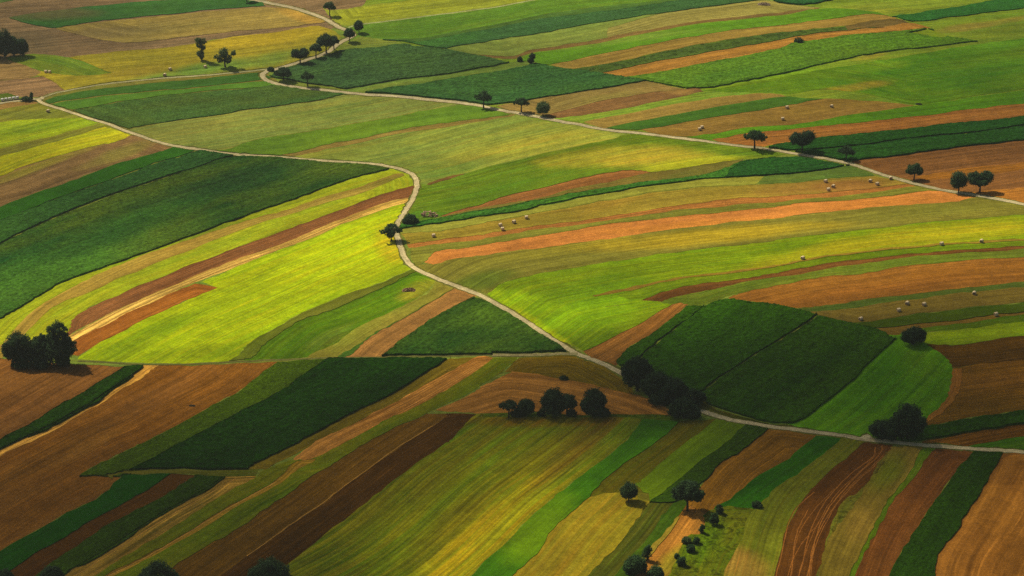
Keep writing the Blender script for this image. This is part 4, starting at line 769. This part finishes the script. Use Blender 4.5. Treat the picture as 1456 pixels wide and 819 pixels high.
G1 = 'fruit trees along the country roads'; G2 = 'trees in the copse beside the road junction'; G3 = 'bushes scattered along the dirt strip'
G4 = 'trees in the row on the grass verge'; G5 = 'trees in the grove at the far left edge'; G6 = 'trees in the big copse by the left track'; G7 = 'trees by the field gate on the lower road'
TREES = [
 ('fruit_tree', 'umbrella', 351, 3.5, 20, 22, 'b', 'fruit tree cut by the top edge beside the upper road, only its trunk showing', 'tree', G1),
 ('fruit_tree', 'umbrella', 469, 23.5, 18.5, 21.6, 'b', 'umbrella-shaped tree at the corner of the yellow field above the hairpin bend', 'tree', G1),
 ('fruit_tree', 'round', 510.4, 47, 13.6, 18.5, 'b', 'small round-headed tree just right of the hairpin, on the green field side', 'tree', G1),
 ('fruit_tree', 'dome', 496.6, 59.3, 16.5, 20, 'a', 'domed tree standing on the inside of the hairpin bend', 'tree', G1),
 ('fruit_tree', 'umbrella', 475, 71, 17, 21, 'a', 'slim-trunked tree, uppermost of the clump of four below the hairpin', 'tree', G1),
 ('fruit_tree', 'dome', 464, 75.4, 24, 29, 'a', 'tallest tree in the clump of four below the hairpin', 'tree', G1),
 ('fruit_tree', 'umbrella', 449.2, 82.6, 20, 21.5, 'a', 'dark tree touching the tallest one of the clump on its lower side', 'tree', G1),
 ('fruit_tree', 'twin', 426.7, 89.6, 23.5, 22, 'a', 'two-lobed tree, lowest and most separate of the four below the hairpin', 'tree', G1),
 ('fruit_tree', 'dome', 402.7, 115, 24, 19.5, 'a', 'broad low tree inside the tight road loop beside the dark crop', 'tree', G1),
 ('fruit_tree', 'umbrella', 437.4, 123, 20, 22, 'b', 'flat-topped tree beside the road just below the tight road loop', 'tree', G1),
 ('fruit_tree', 'umbrella', 687.4, 154.4, 25, 25, 'b', 'umbrella-shaped tree where the dark crop ends at the main road', 'tree', G1),
 ('fruit_tree', 'umbrella', 741.2, 160, 23, 22.5, 'b', 'flat-topped tree on the tan field, middle of the three beside the main road', 'tree', G1),
 ('fruit_tree', 'round', 772, 165.7, 19.5, 20, 'c', 'small round paler tree beside the brown strip, lowest of the three by the main road', 'tree', G1),
 ('fruit_tree', 'umbrella', 1073, 212, 33, 28.5, 'b', 'wide umbrella-shaped tree with a thin dark trunk on the main road verge', 'tree', G1),
 ('fruit_tree', 'twin', 1139.8, 217, 32, 31, 'a', 'dense dark tree at the tip of the dark green crop strip by the main road', 'tree', G1),
 ('fruit_tree', 'umbrella', 1203, 228, 25, 20.5, 'a', 'low flat tree almost lost against the dark green crop strip', 'tree', G1),
 ('fruit_tree', 'dome', 1299.4, 255.8, 23.5, 24, 'b', 'flat-headed tree alone on the brown field edge above the main road', 'tree', G1),
 ('fruit_tree', 'round', 1362.9, 274.7, 22, 30.5, 'a', 'upright oval tree, left one of the pair near the right end of the main road', 'tree', G1),
 ('fruit_tree', 'twin', 1392.8, 274, 33, 30, 'a', 'wide spreading tree, right one of the pair near the right end of the main road', 'tree', G1),
 ('roadside_tree', 'lopsided', 556.5, 343, 30, 25, 'a', 'ragged dark tree overhanging the central road at the lime-green field corner', 'tree', None),
 ('tall_tree', 'tall', 287, 86.6, 17, 34.5, 'c', 'tall narrow tree with gaps in its crown standing in the yellow field', 'tree', None),
 ('spreading_tree', 'spread', 320.3, 96, 28, 31, 'c', 'irregular spreading tree beside the tall narrow one in the yellow field', 'tree', None),
 ('oak_tree', 'oak', 33, 79.5, 18, 25, 'a', 'dark tree at the right end of the grove at the far left edge', 'tree', G5),
 ('oak_tree', 'oak', 20, 80, 24, 29, 'a', 'middle tree of the dark grove at the far left edge', 'tree', G5),
 ('oak_tree', 'oak', 7, 81, 24, 41, 'a', 'tallest dark tree of the grove at the far left edge', 'tree', G5),
 ('oak_tree', 'oak', -9, 82, 26, 40, 'a', 'tree of the far left grove cut off by the picture edge', 'tree', G5),
 ('oak_tree', 'oak', 29, 519, 45, 50, 'd', 'rounded dark tree on the left side of the big copse by the track', 'tree', G6),
 ('oak_tree', 'oak', 59, 520, 36, 43, 'd', 'lower dark tree in the middle of the big copse by the track', 'tree', G6),
 ('tall_tree', 'ragged', 84, 519, 48, 64, 'd', 'tallest tree of the big copse by the track, its crown full of gaps', 'tree', G6),
 ('fruit_tree', 'umbrella', 723.5, 594, 28, 27.5, 'd', 'small umbrella-shaped tree with bare trunk at the left end of the verge row', 'tree', G4),
 ('round_tree', 'round', 748, 592, 23, 25, 'd', 'small rounded tree next to the umbrella-shaped one in the verge row', 'tree', G4),
 ('oak_tree', 'oak', 787, 592.5, 33, 42, 'd', 'tallest dark tree in the middle of the verge row', 'tree', G4),
 ('oak_tree', 'dome', 806, 591, 25, 34, 'd', 'rounded tree leaning out right of the tallest one in the verge row', 'tree', G4),
 ('oak_tree', 'oak', 844, 592, 34, 40, 'd', 'broad dense tree standing apart at the right end of the verge row', 'tree', G4),
 ('oak_tree', 'oak', 906, 556, 42, 54, 'd', 'tallest tree at the upper end of the dark copse beside the road junction', 'tree', G2),
 ('oak_tree', 'oak', 933, 567, 42, 42, 'd', 'second tree down from the tall one in the copse beside the junction', 'tree', G2),
 ('oak_tree', 'oak', 958, 576, 36, 39, 'd', 'middle tree of the roadside copse, against the dark green crop', 'tree', G2),
 ('oak_tree', 'oak', 986, 578, 32, 25, 'd', 'low tree at the right tip of the roadside copse where the road reappears', 'tree', G2),
 ('round_tree', 'oak', 893, 541, 20, 28, 'd', 'small tree hugging the tallest one at the top of the roadside copse', 'tree', G2),
 ('oak_tree', 'oak', 1290, 625, 44, 53, 'd', 'large dark tree beside the lower road at the corner of the rounded meadow', 'tree', G7),
 ('oak_tree', 'oak', 1254, 626, 34, 29, 'd', 'low spreading tree left of the large dark one at the meadow corner', 'tree', G7),
 ('round_tree', 'round', 893.7, 714.8, 23, 28, 'd', 'compact dark tree alone at the top corner of the ochre field', 'tree', None),
 ('oak_tree', 'dome', 977.5, 726.5, 43, 45, 'd', 'broad dark tree where the tall green strip meets the dirt strip', 'tree', None),
 ('oak_tree', 'oak', 229, 852, 54, 64, 'd', 'rounded treetop rising from the bottom edge on the green strip', 'tree', None),
 ('oak_tree', 'oak', 383, 850, 54, 66, 'd', 'rounded treetop at the bottom edge against the dark ploughed strip', 'tree', None),
 ('bush', 'bush', 385, 101, 9.5, 6, 'a', 'tiny bush at the mouth of the side track by the tight road loop', 'bush', None),
 ('bush', 'bush', 584, 318.5, 20.5, 14, 'd', 'dense square bush beside the central road, next to the wood pile', 'bush', None),
 ('bush', 'bush', 739, 88, 7, 8, 'a', 'smaller of two bushes between the dark crops at upper centre', 'bush', 'pair of bushes between the far dark crops'),
 ('bush', 'upright', 755.5, 91, 11.5, 16, 'a', 'larger upright one of two bushes between the dark crops at upper centre', 'bush', 'pair of bushes between the far dark crops'),
 ('bush', 'bush', 1135.6, 61.8, 12, 8, 'a', 'single dark bush on the orange strip in the upper right', 'bush', None),
 ('bush', 'bush', 37, 144, 15, 7, 'a', 'low bush at the fork of the pale lanes at far left', 'bush', None),
 ('bush', 'upright', 45, 143, 6, 12.5, 'a', 'narrow upright bush at the fork of the pale lanes at far left', 'bush', None),
 ('bush', 'bush', 92.5, 520.5, 15, 17, 'd', 'small bush at the foot of the tallest tree in the big left copse', 'bush', None),
 ('bush', 'bush', 45, 522, 52, 20, 'd', 'long low bush closing the foot of the big left copse', 'bush', None),
 ('bush', 'bush', 737, 593, 23, 12, 'd', 'low bush between the first two trees of the verge row', 'bush', 'bushes in the verge row'),
 ('bush', 'bush', 770, 592.5, 11, 13, 'd', 'small bush left of the tallest tree in the verge row', 'bush', 'bushes in the verge row'),
 ('bush', 'bush', 812.5, 592.5, 14, 11, 'd', 'small bush under the leaning tree of the verge row', 'bush', 'bushes in the verge row'),
 ('bush', 'bush', 858, 592.5, 17, 15, 'd', 'bush at the right foot of the broad tree ending the verge row', 'bush', 'bushes in the verge row'),
 ('bush', 'bush', 973, 595, 42, 28, 'd', 'big rounded bush in front at the lower end of the roadside copse', 'bush', None),
 ('bush', 'bush', 943, 577, 36, 24, 'd', 'wide dark bush filling the straw field side of the roadside copse', 'bush', None),
 ('bush', 'bush', 1273, 626, 26, 34, 'd', 'tall bush between the two trees at the meadow corner', 'bush', None),
 ('bush', 'oak', 1298.3, 490, 33, 27, 'd', 'lone dark bush at the top of the rounded meadow, beside the brown field', 'bush', None),
 ('bush', 'bush', 801.5, 540, 11, 6, 'd', 'tiny bush on the upper rim of the contour-mown straw field', 'bush', None),
 ('bush', 'bush', 903, 816, 30, 28, 'b', 'largest dark bush at the lower end of the dirt strip', 'bush', G3),
 ('bush', 'upright', 920, 797, 16, 25, 'b', 'upright bush just above the largest one beside the dirt strip', 'bush', G3),
 ('bush', 'bush', 932, 823, 22, 20, 'b', 'green bush on the dirt strip cut by the bottom edge', 'bush', G3),
 ('bush', 'bush', 969, 805, 14.5, 15.5, 'b', 'dark bush lowest in the line on the lush green verge', 'bush', G3),
 ('bush', 'bush', 962.5, 794, 7.5, 7.5, 'b', 'tiny bush touching the upper left of the lowest verge bush', 'bush', G3),
 ('bush', 'bush', 982, 785, 12.5, 12, 'b', 'dark bush just below the pale thin one on the verge', 'bush', G3),
 ('bush', 'bush', 976, 772.5, 14, 11, 'c', 'pale thin bush at the edge of the dirt strip', 'bush', G3),
 ('bush', 'bush', 990, 773.5, 10.5, 11, 'b', 'small dark bush right beside the pale thin one', 'bush', G3),
 ('bush', 'upright', 998, 758, 9.5, 14.5, 'b', 'slim bush midway up the line on the verge', 'bush', G3),
 ('bush', 'bush', 1015, 746, 13.5, 20, 'b', 'taller brownish green bush near the top of the verge line', 'bush', G3),
 ('bush', 'bush', 1023, 730.5, 11.5, 15.5, 'b', 'uppermost bush of the verge line beside the dirt strip', 'bush', G3),
 ('bush', 'bush', 1076, 721.5, 13, 9.5, 'd', 'low dark bush alone on the border between green and olive strips', 'bush', None),
 ('bush', 'bush', 8, 832, 24, 25, 'd', 'dark bush in the lower left corner of the picture', 'bush', None),
 ('bush', 'bush', 75, 830, 33, 27, 'd', 'wide dark bush on the green strip at the bottom left edge', 'bush', None),
]
for a in TREES: tree(*a)

# ------------------------------------------------------------------ round bales, wood pile, heaps
def straw_mat(name, c, c2):
    m = bpy.data.materials.new(name); m.use_nodes = True; nt = m.node_tree; b = nt.nodes['Principled BSDF']; L = nt.links.new
    tc = node(nt, 'ShaderNodeTexCoord'); mp = node(nt, 'ShaderNodeMapping'); mp.inputs['Scale'].default_value = (9, 3, 3); L(tc.outputs['Object'], mp.inputs[0])
    n = node(nt, 'ShaderNodeTexNoise'); n.inputs['Scale'].default_value = 2.5; n.inputs['Detail'].default_value = 5; L(mp.outputs[0], n.inputs[0])
    mx = node(nt, 'ShaderNodeMix', data_type='RGBA'); L(n.outputs[0], mx.inputs[0]); mx.inputs[6].default_value = (*c, 1); mx.inputs[7].default_value = (*c2, 1); L(mx.outputs[2], b.inputs['Base Color'])
    b.inputs['Roughness'].default_value = .85; b.inputs['Specular IOR Level'].default_value = .2; return m
BALE = straw_mat('bale_straw', (.55, .42, .23), (.36, .26, .13)); BFACE = straw_mat('bale_end_straw', (.26, .18, .09), (.14, .09, .045)); WRAP = simple_mat('bale_wrap', (.5, .47, .40), (.38, .35, .28), 3)

def bale_meshes(mat, endm):
    r, l, n = .62, 1.08, 28; V = []; Fc = []
    prof = [(-l / 2 + .00, r - .10), (-l / 2 + .03, r - .04), (-l / 2 + .10, r), (-.2, r + .012), (0, r - .012), (.2, r + .012), (l / 2 - .10, r), (l / 2 - .03, r - .04), (l / 2, r - .10)]
    for x, q in prof:
        for i in range(n):
            a = 2 * math.pi * i / n; w = 1 + .012 * math.sin(5 * a + x * 9) - (.06 if math.sin(a) < -.93 else 0); V.append((x, q * w * math.cos(a), r + q * w * math.sin(a)))
    for j in range(len(prof) - 1):
        for i in range(n): Fc.append((j * n + i, j * n + (i + 1) % n, (j + 1) * n + (i + 1) % n, (j + 1) * n + i))
    a = bpy.data.meshes.new('round_bale'); a.from_pydata(V, [], Fc); a.materials.append(mat); a.shade_smooth()
    ends = []
    for sgn in (-1, 1):
        E = []; Ef = []        # rolled ends: shallow rings like the wound straw
        k0 = len(E)
        for j, (q, dx) in enumerate([(r - .10, 0), (.46, .035), (.38, -.005), (.29, .03), (.2, -.01), (.08, .03)]):
            for i in range(n): t = 2 * math.pi * i / n; E.append((sgn * (l / 2 + dx), q * math.cos(t), r + q * math.sin(t)))
        for j in range(5):
            for i in range(n): f = (k0 + j * n + i, k0 + j * n + (i + 1) % n, k0 + (j + 1) * n + (i + 1) % n, k0 + (j + 1) * n + i); Ef.append(f if sgn > 0 else f[::-1])
        Ef.append(tuple(k0 + 5 * n + i for i in range(n)))
        b = bpy.data.meshes.new('end_face'); b.from_pydata(E, [], Ef); b.materials.append(endm); ends.append(b)
    return a, ends
BM = bale_meshes(BALE, BFACE); WM = bale_meshes(WRAP, WRAP)
GB = 'round bales lying in the fields'
BALES = [
 (616.5, 335, 20, 'round bale nearest the central road, alone on the olive stubble'), (711.5, 320, 30, 'upper bale of the touching pair above the orange strip'), (714.6, 325.5, 10, 'lower bale of the touching pair above the orange strip'),
 (730.8, 315.6, 40, 'third bale right of the touching pair above the orange strip'), (748.6, 309.2, 5, 'bale highest and rightmost of the four above the orange strip'),
 (1174, 257.7, 35, 'uppermost of the three close bales below the main road'), (1185, 265, 50, 'right one of the three close bales below the main road'), (1178, 269.5, 20, 'lowest of the three close bales below the main road'),
 (1237.6, 257.4, 60, 'upper bale of the pair close under the main road'), (1247.5, 261.6, 30, 'lower bale of the pair close under the main road'), (1266.7, 253.4, 80, 'bale lying right at the edge of the main road'),
 (1339, 346.7, 25, 'left one of two bales on the yellow-green strip at right'), (1395.6, 343, 60, 'right one of two bales on the yellow-green strip at right'), (1141.4, 367, 45, 'bale alone on the tan line along the lime-green field'),
 (1223.9, 453.6, 40, 'bale nearest the corner of the dark green crop block'), (1278, 441, 15, 'bale just below the middle pair on the khaki strip'), (1290, 431.3, 55, 'upper left bale of the level pair on the khaki strip'),
 (1314, 432.8, 35, 'right bale of the level pair on the khaki strip'), (1385.4, 417, 70, 'bale highest on the khaki strip near the green strip'), (1416.2, 447, 25, 'bale furthest right, on the dark green strip edge'),
 (1119, 152.7, 30, 'upper left of three far bales on the ochre strip beyond the main road'), (1182.6, 151.2, 50, 'furthest right of three far bales on the ochre strip'), (1113, 169, 10, 'lowest of three far bales on the ochre strip'),
 (994.8, 183.6, 20, 'left bale of the touching pair beside the far side of the main road'), (998.2, 181, 20, 'right bale of the touching pair beside the far side of the main road'),
 (241.8, 98.4, 40, 'bale above the other one near the lane in the far yellow-green field'), (234.3, 106.6, 70, 'bale beside the lane in the far yellow-green field'), (291.8, 95, 30, 'bale under the tall narrow tree'),
 (68.4, 158, 60, 'bale inside the bend of the pale lane at far left'), (65.3, 102, 0, 'left bale of the pale pair on the far left field corner'), (70.6, 102.3, 0, 'right bale of the pale pair on the far left field corner')]
first = None
def bale(px, py, rz, label, meshes, name='round_bale', group=GB):
    X, Y = w_of([px], [py], .62)[0]
    o = bpy.data.objects.new(name, meshes[0]); COL.objects.link(o); o.location = (X, Y, float(terrain(X, Y)) + .1); o.rotation_euler = (0, 0, R(rz))
    for em in meshes[1]:
        e = bpy.data.objects.new('end_face', em); COL.objects.link(e); e.parent = o
    o['label'] = label; o['category'] = 'hay bale'; o['group'] = group
for b_ in BALES: bale(*b_, BM)
a_, z_ = np.array([3.5, 142.2]), np.array([24.5, 139.2])
for k, l in enumerate(['leftmost pale wrapped bale of the row beside the far left lane', 'second pale wrapped bale from the left in the row by the lane', 'third pale wrapped bale from the left in the row by the lane',
                       'fourth pale wrapped bale from the left in the row by the lane', 'last pale wrapped bale of the row, next to the low bush']):
    q = a_ + (z_ - a_) * k / 4; bale(q[0], q[1], 8 + 3 * k, l, WM, 'wrapped_bale', 'wrapped bales in a row beside the lane')

def heap(name, px, py, wp, hp, c, c2, label, cat, n=60, logs=False):
    X, Y = w_of([px], [py])[0]; Z = float(terrain(X, Y)); _, _, dep = px_of(X, Y, Z); s = FPX / dep; W = wp / s; Ht = hp / s / math.cos(DEP)
    rs = np.random.RandomState(int(px)); V = []; Fc = []
    if logs:
        for _ in range(n):
            x = rs.uniform(-.5, .5) * W; y = rs.uniform(-.4, .4) * min(W * .5, 3); z = rs.uniform(.05, 1) * Ht * (1 - (2 * x / W) ** 2 * .8); a = rs.uniform(0, 6.3); l = rs.uniform(.3, .9)
            d = np.array([math.cos(a), math.sin(a) * .6, rs.uniform(-.3, .3)]) * l; cyl_between(V, Fc, np.array([x, y, z]) - d, np.array([x, y, z]) + d, .13, .11, 7)
    else:
        nu, nv = 26, 14
        for j in range(nv):
            for i in range(nu):
                u = i / (nu - 1) * 2 - 1; v = j / (nv - 1) * 2 - 1; d = max(0, 1 - u * u) * max(0, 1 - v * v)
                V.append((u * W / 2, v * W / 4, -.1 + Ht * 1.25 * d ** .6 * rs.uniform(.6, 1.2)))
        for j in range(nv - 1):
            for i in range(nu - 1): Fc.append((j * nu + i, j * nu + i + 1, (j + 1) * nu + i + 1, (j + 1) * nu + i))
    m = simple_mat(name + '_surface', c, c2, 2.5, bump=.6); o = new_mesh(name, V, Fc, m); o.location = (X, Y, Z + .1); o['label'] = label; o['category'] = cat
heap('wood_pile', 610, 307.5, 24, 7, (.42, .25, .15), (.16, .09, .06), 'loose pile of cut wood on the grass near the square bush', 'wood pile', 70, True)
heap('dung_heap', 581.5, 413.5, 20, 3.2, (.20, .11, .05), (.06, .035, .015), 'dark brown dung heap in the bright green field by the central road', 'heap')
heap('brush_heap', 1086, 7, 19, 2.6, (.20, .14, .08), (.09, .06, .035), 'dark brush heap on the tan field at the top edge', 'heap')
heap('soil_heap', 273, 577.5, 10, 1.6, (.07, .05, .02), (.02, .02, .01), 'small dark mound on the large brown field at lower left', 'heap')
heap('brush_heap', 1306, 149, 11, 1.8, (.03, .04, .015), (.02, .02, .01), 'small dark heap where the ochre strip ends in the right meadow', 'heap')
